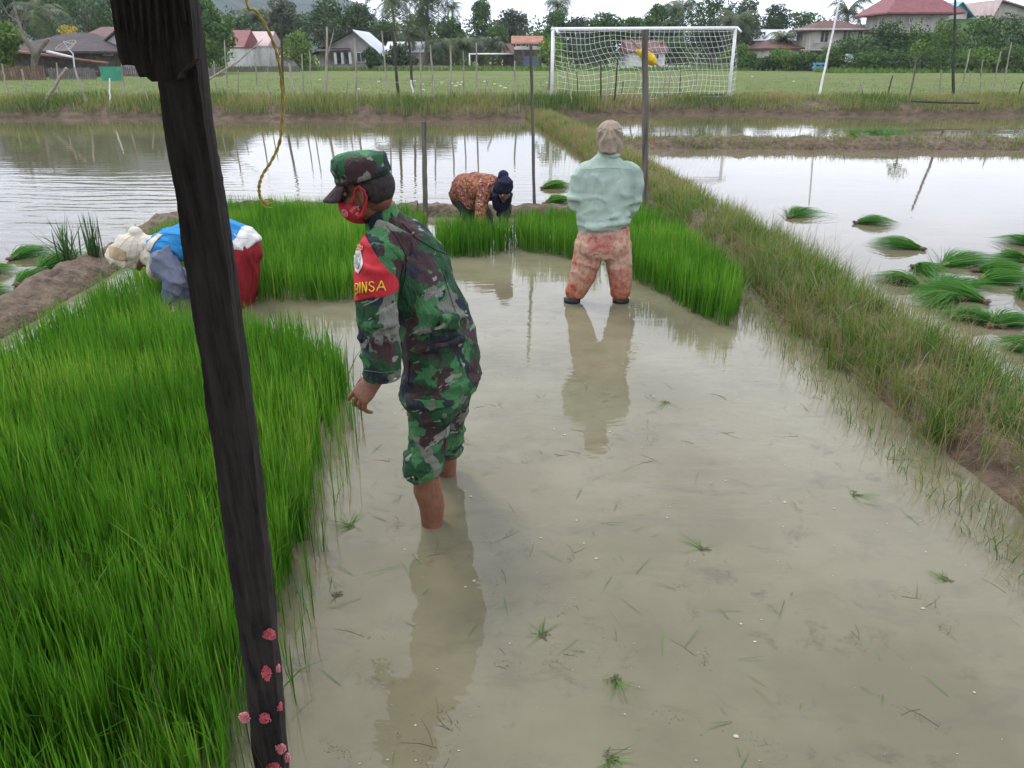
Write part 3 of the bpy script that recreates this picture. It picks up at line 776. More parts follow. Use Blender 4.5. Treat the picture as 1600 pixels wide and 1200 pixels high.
def poly_patch(name, base, poly, off, material, parent, step=2.0, thick=.0015):
    """filled photo outline laid on a surface"""
    xs = [p[0] for p in poly]; ys = [p[1] for p in poly]
    nx = max(2, int((max(xs)-min(xs))/step)); ny = max(2, int((max(ys)-min(ys))/step))
    rows = []
    for j in range(ny+1):
        y = min(ys)+(max(ys)-min(ys))*min(max(j/ny, .002), .998)
        hits = []
        for i in range(len(poly)):
            x1, y1 = poly[i]; x2, y2 = poly[(i+1) % len(poly)]
            if (y1 > y) != (y2 > y): hits.append(x1+(x2-x1)*(y-y1)/(y2-y1))
        if not hits: continue
        a, b = min(hits), max(hits)
        rows.append([(a+(b-a)*i/nx, y) for i in range(nx+1)])
    return patch(name, base, rows, off, material, parent, thick)
def strokes(name, base, lines, wpx, off, material, parent):
    """embroidered or printed strokes as thin raised tubes lying on a surface; lines are photo pixels"""
    mb = MB()
    for ln in lines:
        pts = []
        for i in range(len(ln)-1):
            (x1, y1), (x2, y2) = ln[i], ln[i+1]; n = max(2, int(math.dist(ln[i], ln[i+1])/1.5))
            for k in range(n+(i == len(ln)-2)):
                d = ray(x1+(x2-x1)*k/n, y1+(y2-y1)*k/n); h = base.ray_cast(Vector((0, 0, H)), d)
                if h[0] is not None: pts.append(h[0]+(h[1] if h[1].dot(d) < 0 else -h[1])*off)
        if len(pts) > 1:
            dist = (pts[0]-Vector((0, 0, H))).length
            mb.tube(pts, wpx/2*dist/F*.93, 6)
    return mb.build(name, material, parent, True)

def make_soldier():
    t = thing('person', 'person in green camouflage uniform and cap with red face mask and red armband', 'person', tuple(at(672, 830)))
    def P(o): # keep world coordinates although parented
        o.matrix_parent_inverse = Matrix.Translation(t.location).inverted(); return o
    f = Vector((-.93, .36, 0)).normalized(); s = Vector((-f.y*-1, 0, 0)); s = Vector((0, 0, 1)).cross(f)
    if s.y > 0: s = -s
    # ---- torso and shirt
    Y = 2.95
    tor = [(q(678, 640, Y), .10, .165), (q(686, 590, Y), .11, .16), (q(680, 540, Y), .105, .155), (q(664, 480, Y), .095, .15), (q(642, 425, Y), .092, .155), (q(623, 385, Y), .075, .15), (q(610, 358, Y), .045, .09), (q(604, 338, Y-.01), .052, .055), (q(588, 312, Y-.03), .050, .052)]
    shr = [(q(681, 622, Y), .132, .192), (q(686, 600, Y), .140, .200), (q(690, 565, Y), .142, .205), (q(685, 530, Y), .134, .20), (q(676, 498, Y), .128, .192), (q(665, 470, Y), .122, .184), (q(648, 430, Y), .124, .192), (q(630, 395, Y), .112, .194), (q(617, 368, Y), .086, .165), (q(609, 348, Y), .062, .09), (q(605, 337, Y), .056, .062)]
    yl = 2.68
    sl = [q(610, 378, 2.78), q(597, 396, 2.72), q(589, 430, 2.68), q(588, 470, 2.66), q(591, 510, 2.64), q(596, 550, 2.62), q(597, 580, 2.61), q(597, 588, 2.61)]
    slr = [.080, .083, .078, .075, .073, .071, .067, .065]
    # far arm mirrored across the spine
    cS = q(640, 395, Y)
    def mir(p, c=None):
        c = c or cS; d = Vector(p)-c; return c + d - 2*s*d.dot(s)
    sr = [q(628, 386, 3.10), q(632, 405, 3.16), q(632, 440, 3.18), q(642, 480, 3.18), q(655, 520, 3.18), q(662, 545, 3.16), q(665, 560, 3.15), q(665, 564, 3.15)]
    wrR = q(666, 575, 3.15)
    bunch = [tubep([q(690, 500, Y-.19), q(712, 494, Y-.13), q(720, 492, Y-.02), q(716, 492, Y+.12)], [.016, .024, .026, .018]),
             tubep([q(645, 520, Y-.19), q(690, 512, Y-.20), q(716, 505, Y-.10)], [.012, .017, .018]),
             tubep([q(640, 548, Y-.20), q(690, 540, Y-.205), q(724, 528, Y-.12)], [.011, .015, .015])]
    fz = plus(folds(.0085, (7, 7, 6), 3.0), ridges((.35, .2, 1), 34, .0055, 1, lambda p: 1.0 if p.z < 1.02 else .35), ridges((1, 0, .8), 26, .006, 4, lambda p: 1.0 if p.z > .92 else .3))
    shirt = fuse('shirt', [loft(shr, s, 28, sq=2.2), tubep(sr, [x*.92 for x in slr], 18), loft([(q(618, 372, 2.78), .085, .075), (q(605, 388, 2.74), .083, .08), (q(597, 402, 2.71), .083, .083)], s, 18)] + bunch, .0085, M['camo'], t, 3, fz)
    P(shirt)
    sleeve = fuse('sleeve', [loft([(p, r, r*1.02) for p, r in zip(sl, slr)], s, 22), ell(sl[1], (.082, .08, .075)),
                             tubep([q(560, 505, 2.60), q(590, 512, 2.55), q(622, 505, 2.60)], [.008, .011, .008]), tubep([q(562, 522, 2.60), q(592, 530, 2.55), q(620, 520, 2.60)], [.008, .010, .008])], .007, M['camo'], t, 3, plus(folds(.007, (8, 8, 8), 8.0), ridges((.25, .1, 1), 44, .0055, 6)))
    P(sleeve)
    # open cuff: hem ring
    hem = [sl[-1] + (f*math.cos(a)*.0655 + s*math.sin(a)*.0655) for a in np.linspace(0, 2*PI, 25)[:-1]]
    o = MB().tube(hem+[hem[0], hem[1]], .0045, 6, cap=False).build('sleeve_hem', M['camo'], sleeve, True)
    # collar
    cc = [(q(600, 350, Y-.01), .070, .080), (q(597, 338, Y-.015), .066, .072), (q(593, 326, Y-.02), .063, .068)]
    vs, fs = loft([cc[0], cc[1], cc[2], (cc[2][0]+Vector((0, 0, .006)), .060, .064), (cc[1][0], .055, .060), (cc[0][0], .052, .058)], s, 28, caps=False)
    P(link('collar', mesh_from('collar', vs, fs, True), M['camo_l'], t))
    flap = MB()
    # ---- trousers
    leg_y = 2.86; far_y = 3.17
    hipc = q(690, 585, Y)
    thighL = [(q(684, 585, 2.86), .125, .095), (q(678, 625, 2.86), .108, .095), (q(671, 655, 2.85), .088, .088), (q(669, 690, 2.83), .080, .082), (q(665, 712, 2.82), .074, .077), (q(663, 728, 2.82), .070, .073)]
    thighR = [(q(700, 585, 3.08), .125, .095), (q(700, 620, 3.12), .10, .09), (q(698, 650, 3.16), .088, .085), (q(698, 680, 3.20), .08, .08), (q(697, 698, 3.22), .072, .075)]
    pocket = loft([(q(676, 616, 2.80), .105, .07), (q(675, 630, 2.79), .108, .078), (q(671, 643, 2.79), .104, .072), (q(671, 648, 2.80), .094, .06)], s, 16, sq=3)
    rolls = []
    for k, (yy, rr, r2) in enumerate(((710, .082, .013), (720, .084, .015), (730, .083, .015), (739, .080, .012))):
        c = q(662-k*.3, yy, 2.815)
        ring = [c + f*math.cos(a)*rr*.87 + s*math.sin(a)*rr*.87 + Vector((0, 0, .006*math.sin(3*a+k*2))) for a in np.linspace(0, 2*PI, 25)]
        rolls.append(tubep(ring, [r2]*25, 8))
    c2 = q(697, 705, 3.23); ringR = [c2 + f*math.cos(a)*.072+s*math.sin(a)*.072 for a in np.linspace(0, 2*PI, 21)]
    tr = fuse('trousers', [loft([(q(688, 560, Y), .125, .18), (q(692, 590, Y), .15, .19), (q(690, 612, Y), .118, .17), (q(686, 635, Y), .10, .15)], s, 24, sq=2.3), loft(thighL, s, 20), loft(thighR, s, 20), pocket, tubep(ringR, [.018]*21, 8)]+rolls, .0085, M['camo'], t, 2, plus(folds(.007, (8, 8, 8), 21.0), ridges((-.3, .1, 1), 40, .006, 9, lambda p: 1.0 if p.z < .6 else .4)))
    P(tr)
    Bt = bvh_of([tr]); Bs = bvh_of([shirt, sleeve])
    fl = poly_patch('pocket_flap', Bt, [(634, 625), (672, 630), (707, 625), (708, 634), (672, 641), (634, 636)], .004, M['camo_l'], tr, 2, .004)
    strokes('pocket_seams', Bt, [[(637, 648), (660, 651), (690, 650), (705, 645)], [(671, 642), (672, 650)], [(694, 650), (697, 675), (694, 700)]], 1.6, .003, M['camo'], tr)
    strokes('shirt_seams', Bs, [[(628, 349), (650, 372), (680, 390), (708, 402)], [(604, 352), (622, 372), (634, 400), (634, 430), (628, 460)], [(690, 420), (706, 470), (712, 488)], [(634, 545), (660, 553), (700, 550), (738, 538)], [(640, 560), (638, 600)]], 1.7, .002, M['camo'], shirt)
    strokes('hem_seam', Bs, [[(634, 616), (660, 620), (690, 618), (726, 606)]], 1.3, .002, M['camo_l'], shirt); strokes('cuff_seam', Bs, [[(568, 578), (596, 582), (624, 579)]], 1.3, .002, M['camo_l'], sleeve)
    # ---- body: neck, head, arms, hands, legs as one surface
    hp = basis(q(573, 297, 2.90), (-.90, .22, -.36), (-.20, -.02, .97)); 
    hm = hp
    pieces = [loft(tor, s, 22)] + head_pieces(hm, .955)
    pieces += [loft([(q(590, 322, Y-.02), .052, .052), (q(583, 305, 2.91), .055, .054), (q(580, 295, 2.90), .055, .052)], s, 18)]
    wr = q(588, 592, 2.61)
    pieces += [chain([sl[1], sl[4], q(597, 560, 2.62), wr], [.05, .042, .038, .027], 14)]
    kn = q(561, 618, 2.60)
    zax = (wr-kn).normalized()
    pieces += hand(basis(wr, Vector((-.62, -.75, 0)), zax+Vector((-.02, 0, .1))), (.32, .40, .46, .52), False, 1.06)
    pieces += [chain([sr[1], sr[4], sr[6], wrR], [.05, .042, .038, .027], 14)]
    pieces += hand(basis(wrR, Vector((-.75, .3, 0)), (.1, 0, 1)), (.4, .45, .5, .55), True, 1.0)
    ft = at(676, 834); 
    legL = [(q(666, 690, 2.83), .045, .045), (q(666, 735, 2.82), .053, .052), (q(668, 765, 2.82), .062, .058), (q(675, 790, 2.815), .056, .053), (q(675, 815, 2.81), .047, .046), (q(675, 836, 2.80), .041, .041), (q(676, 870, 2.80), .036, .038), (q(676, 905, 2.80), .034, .04)]
    legR = [(q(698, 660, 3.17), .055, .055), (q(697, 700, 3.22), .053, .05), (q(698, 722, 3.23), .048, .046), (q(699, 745, 3.24), .042, .042), (q(699, 790, 3.24), .036, .036)]
    pieces += [loft(legL, s, 18), loft(legR, s, 18), loft([(q(676, 893, 2.80), .03, .035), (q(640, 905, 2.79), .02, .04), (q(612, 912, 2.79), .012, .04)], (0, 0, 1), 12), loft([(q(698, 785, 3.24), .03, .035), (q(668, 796, 3.25), .02, .04), (q(645, 802, 3.25), .012, .04)], (0, 0, 1), 12)]
    body = fuse('body', pieces, .0034, M['skin'], t, 2); P(body)
    eyes(hm, t, P, .955)
    # ---- hair shell: short hair on the back and side of the head
    hv, hf_ = ell((-.016, 0, .012), (.0925, .0735, .082), n=30)
    hv = [v*(1+.012*noise.noise(v*60)) for v in hv]
    keep = []
    for fc in hf_:
        c = sum((hv[i] for i in fc), Vector())/len(fc)
        zlim = -.058 if c.x < -.05 else (-.058+(c.x+.05)*1.5)
        if c.z > zlim and c.x < .052 - max(0, -c.z)*.5: keep.append(fc)
    o = link('hair', mesh_from('hair', [hm @ v for v in hv], keep, True), M['hair'], t); P(o)
    s_ = o.modifiers.new('s', 'SOLIDIFY'); s_.thickness = .004; s_.offset = 1
    # ---- cap
    cap = thing('cap', None, None); cap.parent = t; cap.matrix_parent_inverse = Matrix.Translation(t.location).inverted()
    capM = hm @ Matrix.Translation((-.004, 0, .030)) @ Matrix.Rotation(.10, 4, 'Y')
    rings = [((0, 0, .012), .106, .084), ((0, 0, .030), .107, .085), ((-.001, 0, .052), .106, .085), ((-.001, 0, .060), .108, .087), ((.002, 0, .078), .106, .085), ((.0, 0, .094), .094, .074), ((-.002, 0, .104), .070, .055), ((-.003, 0, .109), .03, .025)]
    vs, fs = loft([(a, x_, y_) for a, x_, y_ in rings], (0, 1, 0), 36)
    fs = [fc for fc in fs if len(fc) == 4 or fc[0] > 36]
    vs = [capM @ (v + Vector((0, 0, 0)) + v.normalized()*(.0035*noise.noise(v*38))) for v in vs]
    cr = link('crown', mesh_from('crown', vs, fs, True), M['camo_c'], cap)
    s_ = cr.modifiers.new('s', 'SOLIDIFY'); s_.thickness = .003; s_.offset = -1
    vs = []; na, nr = 21, 6
    for j in range(nr):
        r_ = j/(nr-1)
        for i in range(na):
            a = -1.12+2.24*i/(na-1)
            x = .106*math.cos(a)*(1) + r_*.082*math.cos(a*.95)**.8*(1 if abs(a) < 1.5 else 0); y = .084*math.sin(a)*(1-.02*r_)
            z = .018 - .040*r_ - 2.2*y*y*(.5+.9*r_)
            vs.append(capM @ Vector((x, y, z)))
    fs = [(j*na+i, j*na+i+1, (j+1)*na+i+1, (j+1)*na+i) for j in range(nr-1) for i in range(na-1)]
    br = link('brim', mesh_from('brim', vs, fs, True), M['camo_c'], cap); s_ = br.modifiers.new('s', 'SOLIDIFY'); s_.thickness = .004
    # back adjuster strap
    vs, fs = [], []
    for i in range(9):
        a = PI*.74 + i*.075
        for z in (.014, .036):
            vs.append(capM @ Vector((.1115*math.cos(a), .0885*math.sin(a), z)))
    fs = [(2*i, 2*i+2, 2*i+3, 2*i+1) for i in range(8)]
    o = link('adjuster_strap', mesh_from('adjuster_strap', vs, fs, True), M['camo_l'], cap); s_ = o.modifiers.new('s', 'SOLIDIFY'); s_.thickness = .003
    # ---- face mask: shell over nose, mouth and chin, with ear loops
    mv, mf = ell((.034, 0, -.052), (.090, .070, .068), n=30)
    keep = []
    for fc in mf:
        c = sum((mv[i] for i in fc), Vector())/len(fc)
        top = -.020 if c.x > .085 else -.020-(0.085-c.x)*.30
        if c.x > .012 and c.z < top + .002 and c.x > .012 + max(0, -.052-c.z)*.3: keep.append(fc)
    def pull(v):
        v = v.copy()
        k = max(0, 1-abs(v.y)/.035)
        if v.x > .09: v.x += .010*k*max(0, 1-abs(v.z+.03)/.04)
        return v
    msk = link('face_mask', mesh_from('face_mask', [hm @ pull(v) for v in mv], keep, True), M['maskred'], t); P(msk)
    s_ = msk.modifiers.new('s', 'SOLIDIFY'); s_.thickness = .003
    for sg in (1, -1):
        lp = [Vector((.036, sg*.073, -.030)), Vector((.020, sg*.078, -.006)), Vector((.004, sg*.083, .022)), Vector((-.016, sg*.090, .031)), Vector((-.030, sg*.088, .014)), Vector((-.030, sg*.083, -.014)), Vector((-.014, sg*.076, -.042)), Vector((.010, sg*.070, -.072)), Vector((.03, sg*.066, -.085))]
        mb = MB(); mb.tube([hm @ p for p in lp], [.006, .004, .0032, .0032, .0035, .004, .005, .008, .010], 8)
        lo_ = mb.build('ear_loop', M['maskred'], msk, True)
    # ---- red armband with emblem and lettering
    B = bvh_of([sleeve, shirt])
    ab = poly_patch('armband', B, [(549, 357), (556, 355), (566, 360), (578, 381), (592, 406), (605, 422), (618, 433), (621, 445), (619, 455), (600, 463), (580, 465), (556, 471), (555, 430), (551, 390)], .004, M['red'], t, 1.6, .002); P(ab)
    B2 = bvh_of([ab])
    sh = poly_patch('emblem', B2, [(555, 393), (565, 391), (568, 405), (567, 418), (561, 428), (557, 424), (555, 410)], .0045, M['ink_w'], ab, 1.0, .001)
    poly_patch('emblem_field', B2, [(557, 397), (564, 396), (566, 406), (564, 416), (561, 422), (558, 418)], .0062, M['ink_g'], ab, 1.0, .0006)
    strokes('emblem_lines', B2, [[(558, 402), (561, 398), (564, 401), (563, 407)], [(559, 408), (561, 404), (563, 412)], [(559, 414), (562, 418), (564, 411)]], 1.1, .0075, M['ink_w'], ab)
    poly_patch('emblem_arc', B2, [(552.5, 391), (555, 386), (561, 383.5), (569, 385), (568, 390.5), (561, 389.5), (556, 392), (554, 396)], .0048, M['orange'], ab, 1.0, .001)
    strokes('emblem_arc_border', B2, [[(553, 395), (554, 389), (557, 385.5), (562, 383.5), (569, 385), (568, 390.5), (561, 389.5), (556, 392), (553.5, 396)]], 1.0, .0058, M['ink_w'], ab)
    def T(x0, y0, w_, h_, segs, sk=-.06):
        return [[(x0+w_*a, y0-h_*b+(x0+w_*a-580)*sk*1.0) for a, b in sg] for sg in segs]
    Bc = [[(0, 0), (0, 1), (.7, 1), (.95, .8), (.7, .53), (0, .53)], [(.7, .53), (1, .28), (.75, 0), (0, 0)]]
    I_ = [[(0, 0), (0, 1)]]; N_ = [[(0, 0), (0, 1), (1, 0), (1, 1)]]
    S_ = [[(.95, .85), (.6, 1), (.2, .93), (.05, .73), (.3, .55), (.7, .45), (.97, .27), (.75, .03), (.35, 0), (.0, .17)]]
    A_ = [[(0, 0), (.5, 1), (1, 0)], [(.2, .36), (.8, .36)]]
    hgt = 15.5
    lines = T(557.2, 457, 4.0, 14, Bc) + T(563.6, 456, 1, 15, I_) + T(567.5, 456, 6, hgt, N_) + T(577, 455.5, 8.5, hgt, S_) + T(589, 455.5, 12, hgt+.5, A_)
    strokes('lettering', B2, lines, 2.5, .006, M['yellow'], ab)
    # mask print
    B3 = bvh_of([msk])
    ln = []
    def R(cx, cy, rx, ry, rot=0, n=14):
        return [(cx+rx*math.cos(a)*math.cos(rot)-ry*math.sin(a)*math.sin(rot), cy+rx*math.cos(a)*math.sin(rot)+ry*math.sin(a)*math.cos(rot)) for a in np.linspace(0, 2*PI, n)]
    ln += [R(540, 332, 5.6, 3.6, .85), [(537, 328.5), (539.5, 331)], [(538.5, 334), (540, 332), (541.5, 333.5), (540.5, 335)], [(541.5, 330.5), (543.5, 334.5)]]
    ln += [R(562.5, 324.5, 2.8, 2.8), R(558.5, 333.5, 1.8, 1.8), R(566, 333, 1.3, 1.3), R(563.5, 336.5, 1.2, 1.2), R(569, 336.5, 1.4, 1.4), R(571.5, 327, 1.4, 1.4)]
    ln += [[(549+i*2.4, 304-i*2.6), (553.5+i*2.4, 309-i*3)] for i in range(5)] + [[(548+i*2.2, 328-i*2), (552+i*2, 332-i*2.6)] for i in range(4)]
    strokes('printed_marks', B3, ln, .75, .0042, M['ink_w'], msk)
    # collar badge and cap patch omitted: nothing readable
    return t
make_soldier()

def person(label, loc):
    t = thing('person', label, 'person', loc)
    def P(o): o.matrix_parent_inverse = Matrix.Translation(t.location).inverted(); return o
    return t, P
def pattern_mat(name, kind):
    m, nt, b = new_mat(name); v = coords(nt)
    if kind == 'batik':
        vo = node(nt, 'ShaderNodeTexVoronoi', Scale=15.0); wv = node(nt, 'ShaderNodeVectorMath', operation='ADD')
        nn = node(nt, 'ShaderNodeTexNoise', Scale=11.0, Detail=3.0); nt.links.new(v, nn.inputs['Vector'])
        sc = node(nt, 'ShaderNodeVectorMath', operation='SCALE'); sc.inputs['Scale'].default_value = .14; nt.links.new(nn.outputs['Color'], sc.inputs[0])
        nt.links.new(v, wv.inputs[0]); nt.links.new(sc.outputs[0], wv.inputs[1]); nt.links.new(wv.outputs[0], vo.inputs['Vector'])
        c1 = ramp(nt, vo.outputs['Distance'], [(.0, (.44, .29, .18)), (.16, (.28, .09, .07)), (.34, (.22, .06, .055)), (.40, (.52, .36, .26)), (.47, (.14, .045, .04)), (.7, (.30, .12, .06))], 'LINEAR')
        c2 = ramp(nt, nz(nt, v, 42, 2, .5), [(.45, (1,)*3), (.6, (.45, .38, .32))])
        col = mixc(nt, 1.0, c1, c2, 'MULTIPLY')
    elif kind == 'trousers':   # washed red and cream blotched prints
        br = node(nt, 'ShaderNodeTexBrick', Scale=1.0); br.inputs['Color1'].default_value = (.34, .085, .075, 1); br.inputs['Color2'].default_value = (.46, .32, .22, 1)
        br.inputs['Mortar'].default_value = (.55, .40, .28, 1); br.inputs['Mortar Size'].default_value = 0; br.inputs['Brick Width'].default_value = .17; br.inputs['Row Height'].default_value = .13; br.inputs['Bias'].default_value = -.1
        mp_ = node(nt, 'ShaderNodeMapping'); mp_.inputs['Rotation'].default_value = (PI/2, 0, 0)
        nn = node(nt, 'ShaderNodeTexNoise', Scale=7.0, Detail=3.0); nt.links.new(v, nn.inputs['Vector'])
        sc = node(nt, 'ShaderNodeVectorMath', operation='SCALE'); sc.inputs['Scale'].default_value = .16; nt.links.new(nn.outputs['Color'], sc.inputs[0])
        wv = node(nt, 'ShaderNodeVectorMath', operation='ADD'); nt.links.new(v, wv.inputs[0]); nt.links.new(sc.outputs[0], wv.inputs[1])
        nt.links.new(wv.outputs[0], mp_.inputs[0]); nt.links.new(mp_.outputs[0], br.inputs['Vector'])
        c2 = ramp(nt, nz(nt, v, 26, 5, .7), [(.42, (.31, .085, .07)), (.48, (.42, .26, .18)), (.56, (.52, .42, .30))])
        col = mixc(nt, .36, br.outputs['Color'], c2)
        sep = node(nt, 'ShaderNodeSeparateXYZ'); nt.links.new(v, sep.inputs[0])
        dirt = ramp(nt, math_(nt, 'ADD', sep.outputs['Z'], math_(nt, 'MULTIPLY', nz(nt, v, 9, 3), .12)), [(.12, (.85, .60, .44)), (.34, (1, 1, 1))])   # mud stain soaked up from the hem
        col = mixc(nt, 1.0, col, dirt, 'MULTIPLY')
    nt.links.new(col, b.inputs['Base Color']); b.inputs['Roughness'].default_value = .9; b.inputs['Specular IOR Level'].default_value = .1
    bump(nt, b, creases(nt, v), .5, .010); return m

# ---------------- standing person seen from behind
M['mint'] = cloth('pale_green_shirt', (.33, .41, .345), (.28, .355, .30), 5)
M['scarf'] = cloth('beige_headscarf', (.31, .25, .19), (.20, .16, .12), 9)
M['patt'] = pattern_mat('red_cream_trousers', 'trousers')
M['boot'] = mat('black_leggings', (.02, .02, .025), (.012, .012, .014), 20, .5, .3, .004)
t, P = person('person seen from behind in pale green shirt, beige headscarf and red cream patterned trousers', tuple(at(935, 478)))
Y = 6.05; X = Vector((1, 0, 0))
tor = [(q(943, 372, Y), .11, .175), (q(942, 335, Y), .12, .19), (q(944, 295, Y), .12, .20), (q(947, 265, Y), .10, .19), (q(950, 246, Y), .055, .075), (q(953, 232, Y), .05, .055)]
sh = [(q(943, 359, Y), .135, .178), (q(942, 352, Y), .15, .20), (q(941, 340, Y), .155, .205), (q(942, 325, Y), .145, .20), (q(944, 300, Y), .14, .205), (q(946, 278, Y), .13, .210), (q(948, 263, Y), .112, .195), (q(950, 253, Y), .080, .135), (q(952, 243, Y), .062, .085), (q(953, 238, Y), .055, .062)]
armL = [q(913, 266, Y), q(903, 290, Y+.02), q(899, 322, Y-.02), q(912, 338, Y+.10), q(928, 332, Y+.26)]
armR = [q(984, 266, Y), q(993, 290, Y+.02), q(990, 318, Y+.02), q(975, 334, Y+.14), q(955, 330, Y+.27)]
armL[3] = q(905, 318, Y+.16); armL[4] = q(925, 310, Y+.28)
fz = plus(folds(.007, (8, 8, 3.5), 2.2), ridges((.75, 0, .8), 17, .009, 2), ridges((0, 0, 1), 34, .008, 5, lambda p: 1.0 if p.z < .90 else 0))
roll = [tubep([q(902, 352, Y-.02), q(920, 356, Y-.14), q(950, 352, Y-.17), q(975, 348, Y-.13), q(986, 342, Y)], [.014, .02, .018, .02, .014]), tubep([q(905, 342, Y-.05), q(935, 344, Y-.15), q(960, 339, Y-.16), q(985, 332, Y-.05)], [.01, .013, .015, .01])]
o = fuse('shirt', [loft(sh, X, 28, sq=2.3), loft([(armL[0], .070, .070), (armL[1], .075, .075), (q(902, 306, Y+.0), .073, .073), (armL[2]+Vector((0, 0, .03)), .072, .07)], X, 18), loft([(armR[0], .070, .070), (armR[1], .073, .073), (q(990, 306, Y+.03), .07, .07), (armR[2], .068, .068)], X, 18),
                  chain([armL[2]+Vector((0, 0, .03)), armL[3], armL[4]], [.066, .06, .052]), chain([armR[2], armR[3], armR[4]], [.064, .058, .05])]+[ell(armL[0]+Vector((.03, 0, .0)), (.085, .08, .07)), ell(armR[0]+Vector((-.03, 0, .0)), (.085, .08, .07))]+roll, .012, M['mint'], t, 3, fz); P(o)
o = MB(); cen = q(952, 240, Y)
o.tube([cen+Vector((.074*math.cos(a), .066*math.sin(a), .012*math.sin(a))) for a in np.linspace(0, 2*PI, 25)], .016, 8, cap=False); P(o.build('collar', M['mint'], t, True))
o = MB(); o.tube([q(905+i*8.2, 262+3*math.sin((905+i*8.2-950)/46*PI/2)**2, Y-.125+.0025*abs(i-5)**1.6) for i in range(11)], .0035, 6); P(o.build('yoke_seam', M['mint'], t, True))
hm = basis(q(953, 212, Y+.03), (0.05, 1, -.12), (0, .12, 1))
feetL, feetR = at(894, 476), at(969, 478)
pieces = [loft(tor, X, 20)] + head_pieces(hm, .95) + [chain([armL[0], q(908, 300, Y+.08), armL[4]], [.045, .030, .024]), chain([armR[0], q(980, 300, Y+.08), armR[4]], [.045, .030, .024])]
pieces += hand(basis(armL[4], (0, 0, -1), (-.9, -.4, 0.1)), (.3, .4, .4, .5), False, .92) + hand(basis(armR[4], (0, 0, -1), (.9, -.4, .1)), (.3, .4, .4, .5), True, .92)
pieces += [loft([(q(925, 385, Y), .08, .085), (q(908, 430, Y), .06, .06), (q(895, 478, 6.05), .045, .045), (feetL-Vector((0, 0, .22)), .04, .045)], X), loft([(q(960, 385, Y), .08, .085), (q(966, 430, Y), .06, .06), (q(969, 478, 6.05), .045, .045), (feetR-Vector((0, 0, .22)), .04, .045)], X)]
P(fuse('body', pieces, .007, M['skin'], t, 2))
o = fuse('trousers', [loft([(q(944, 355, Y), .13, .19), (q(944, 366, Y), .145, .205), (q(942, 385, Y), .155, .215), (q(941, 400, Y), .13, .19)], X, 24, sq=2.4), ell(q(921, 385, Y-.06), (.095, .10, .10)), ell(q(962, 385, Y-.06), (.095, .10, .10)),
                     loft([(q(921, 380, Y), .12, .118), (q(917, 405, Y), .115, .115), (q(911, 430, Y), .098, .103), (q(903, 450, Y), .082, .088), (q(898, 458, Y), .078, .082), (q(897, 464, Y), .066, .068)], X, 20), loft([(q(964, 380, Y), .12, .118), (q(966, 405, Y), .11, .108), (q(969, 430, Y), .095, .095), (q(970, 450, Y), .080, .082), (q(970, 458, Y), .078, .084), (q(970, 464, Y), .066, .07)], X, 20)], .011, M['patt'], t, 2, plus(folds(.007, (11, 11, 3.2), 31), ridges((1, .2, .35), 30, .007, 3), ridges((.2, 0, 1), 30, .007, 8, lambda p: 1.0 if p.z < .35 or p.z > .62 else .2))); P(o)
for (px, py) in ((894, 466), (970, 467)):
    c = q(px, py, Y); b_ = at(px, 478); o = MB()
    vs, fs = loft([(c, .068, .07), (Vector((c.x, c.y, .015)), .066, .068), (Vector((c.x, c.y, -.12)), .06, .06)], X, 16)
    o.add(vs, fs); P(o.build('legging', M['boot'], t, True))
# headscarf, gathered at the nape and falling on the back
sc_ = [loft([(q(953, 188, Y+.02), .03, .03), (q(953, 192, Y+.02), .075, .065), (q(953, 200, Y+.02), .108, .092), (q(953, 212, Y+.02), .118, .100), (q(953, 224, Y+.015), .108, .100), (q(953, 236, Y+.01), .085, .092), (q(952, 245, Y+.0), .07, .088)], X, 24),
       loft([(q(950, 205, Y-.06), .05, .045), (q(951, 216, Y-.075), .055, .058), (q(951, 228, Y-.07), .05, .066), (q(951, 240, Y-.085), .035, .062)], X, 20)]
def sf(p): 
    c = q(951, 206, Y-.1); a = math.atan2(p.x-c.x, -(p.z-c.z)+.05)
    return (.007*math.sin(a*14) if p.y < Y-.02 and p.z < c.z+.02 else 0) + .003*noise.noise(p*22)
P(fuse('headscarf', sc_, .006, M['scarf'], t, 2, sf))
eyes(hm, t, P, .95)

# ---------------- bending person at the left, blue shirt and red skirt
M['hat'] = cloth('cream_cloth_hood', (.55, .50, .41), (.45, .38, .28), 6)
M['blue'] = cloth('bright_blue_shirt', (.035, .22, .47), (.03, .18, .39), 8)
M['grey'] = cloth('grey_blue_sleeve', (.165, .18, .24), (.13, .14, .19), 8)
M['whitec'] = cloth('white_cloth', (.62, .60, .57), (.5, .48, .45), 8)
M['redskirt'] = cloth('dark_red_skirt', (.24, .018, .022), (.18, .014, .018), 8)
M['glove'] = pattern_mat('patterned_glove', 'batik')
t, P = person('person bending over rice in cream hood, blue shirt with grey sleeves, dark red skirt', tuple(at(370, 485)))
Y = 6.0; S = Vector((0, 1, 0))
pel = q(372, 388, Y)
sp = [q(368, 378, Y), q(330, 372, Y), q(290, 378, Y), q(262, 390, Y), q(245, 397, Y-.02)]
sh = [(q(378, 378, Y), .13, .17), (q(355, 372, Y), .150, .18), (q(325, 372, Y), .145, .175), (q(295, 376, Y), .145, .185), (q(272, 382, Y), .140, .19), (q(250, 388, Y), .115, .17), (q(236, 393, Y), .075, .10)]
fz = plus(folds(.007, (4, 10, 9), 12), ridges((.55, .3, 1), 24, .010, 3))
P(fuse('shirt', [loft(sh, S, 26)], .009, M['blue'], t, 3, fz))
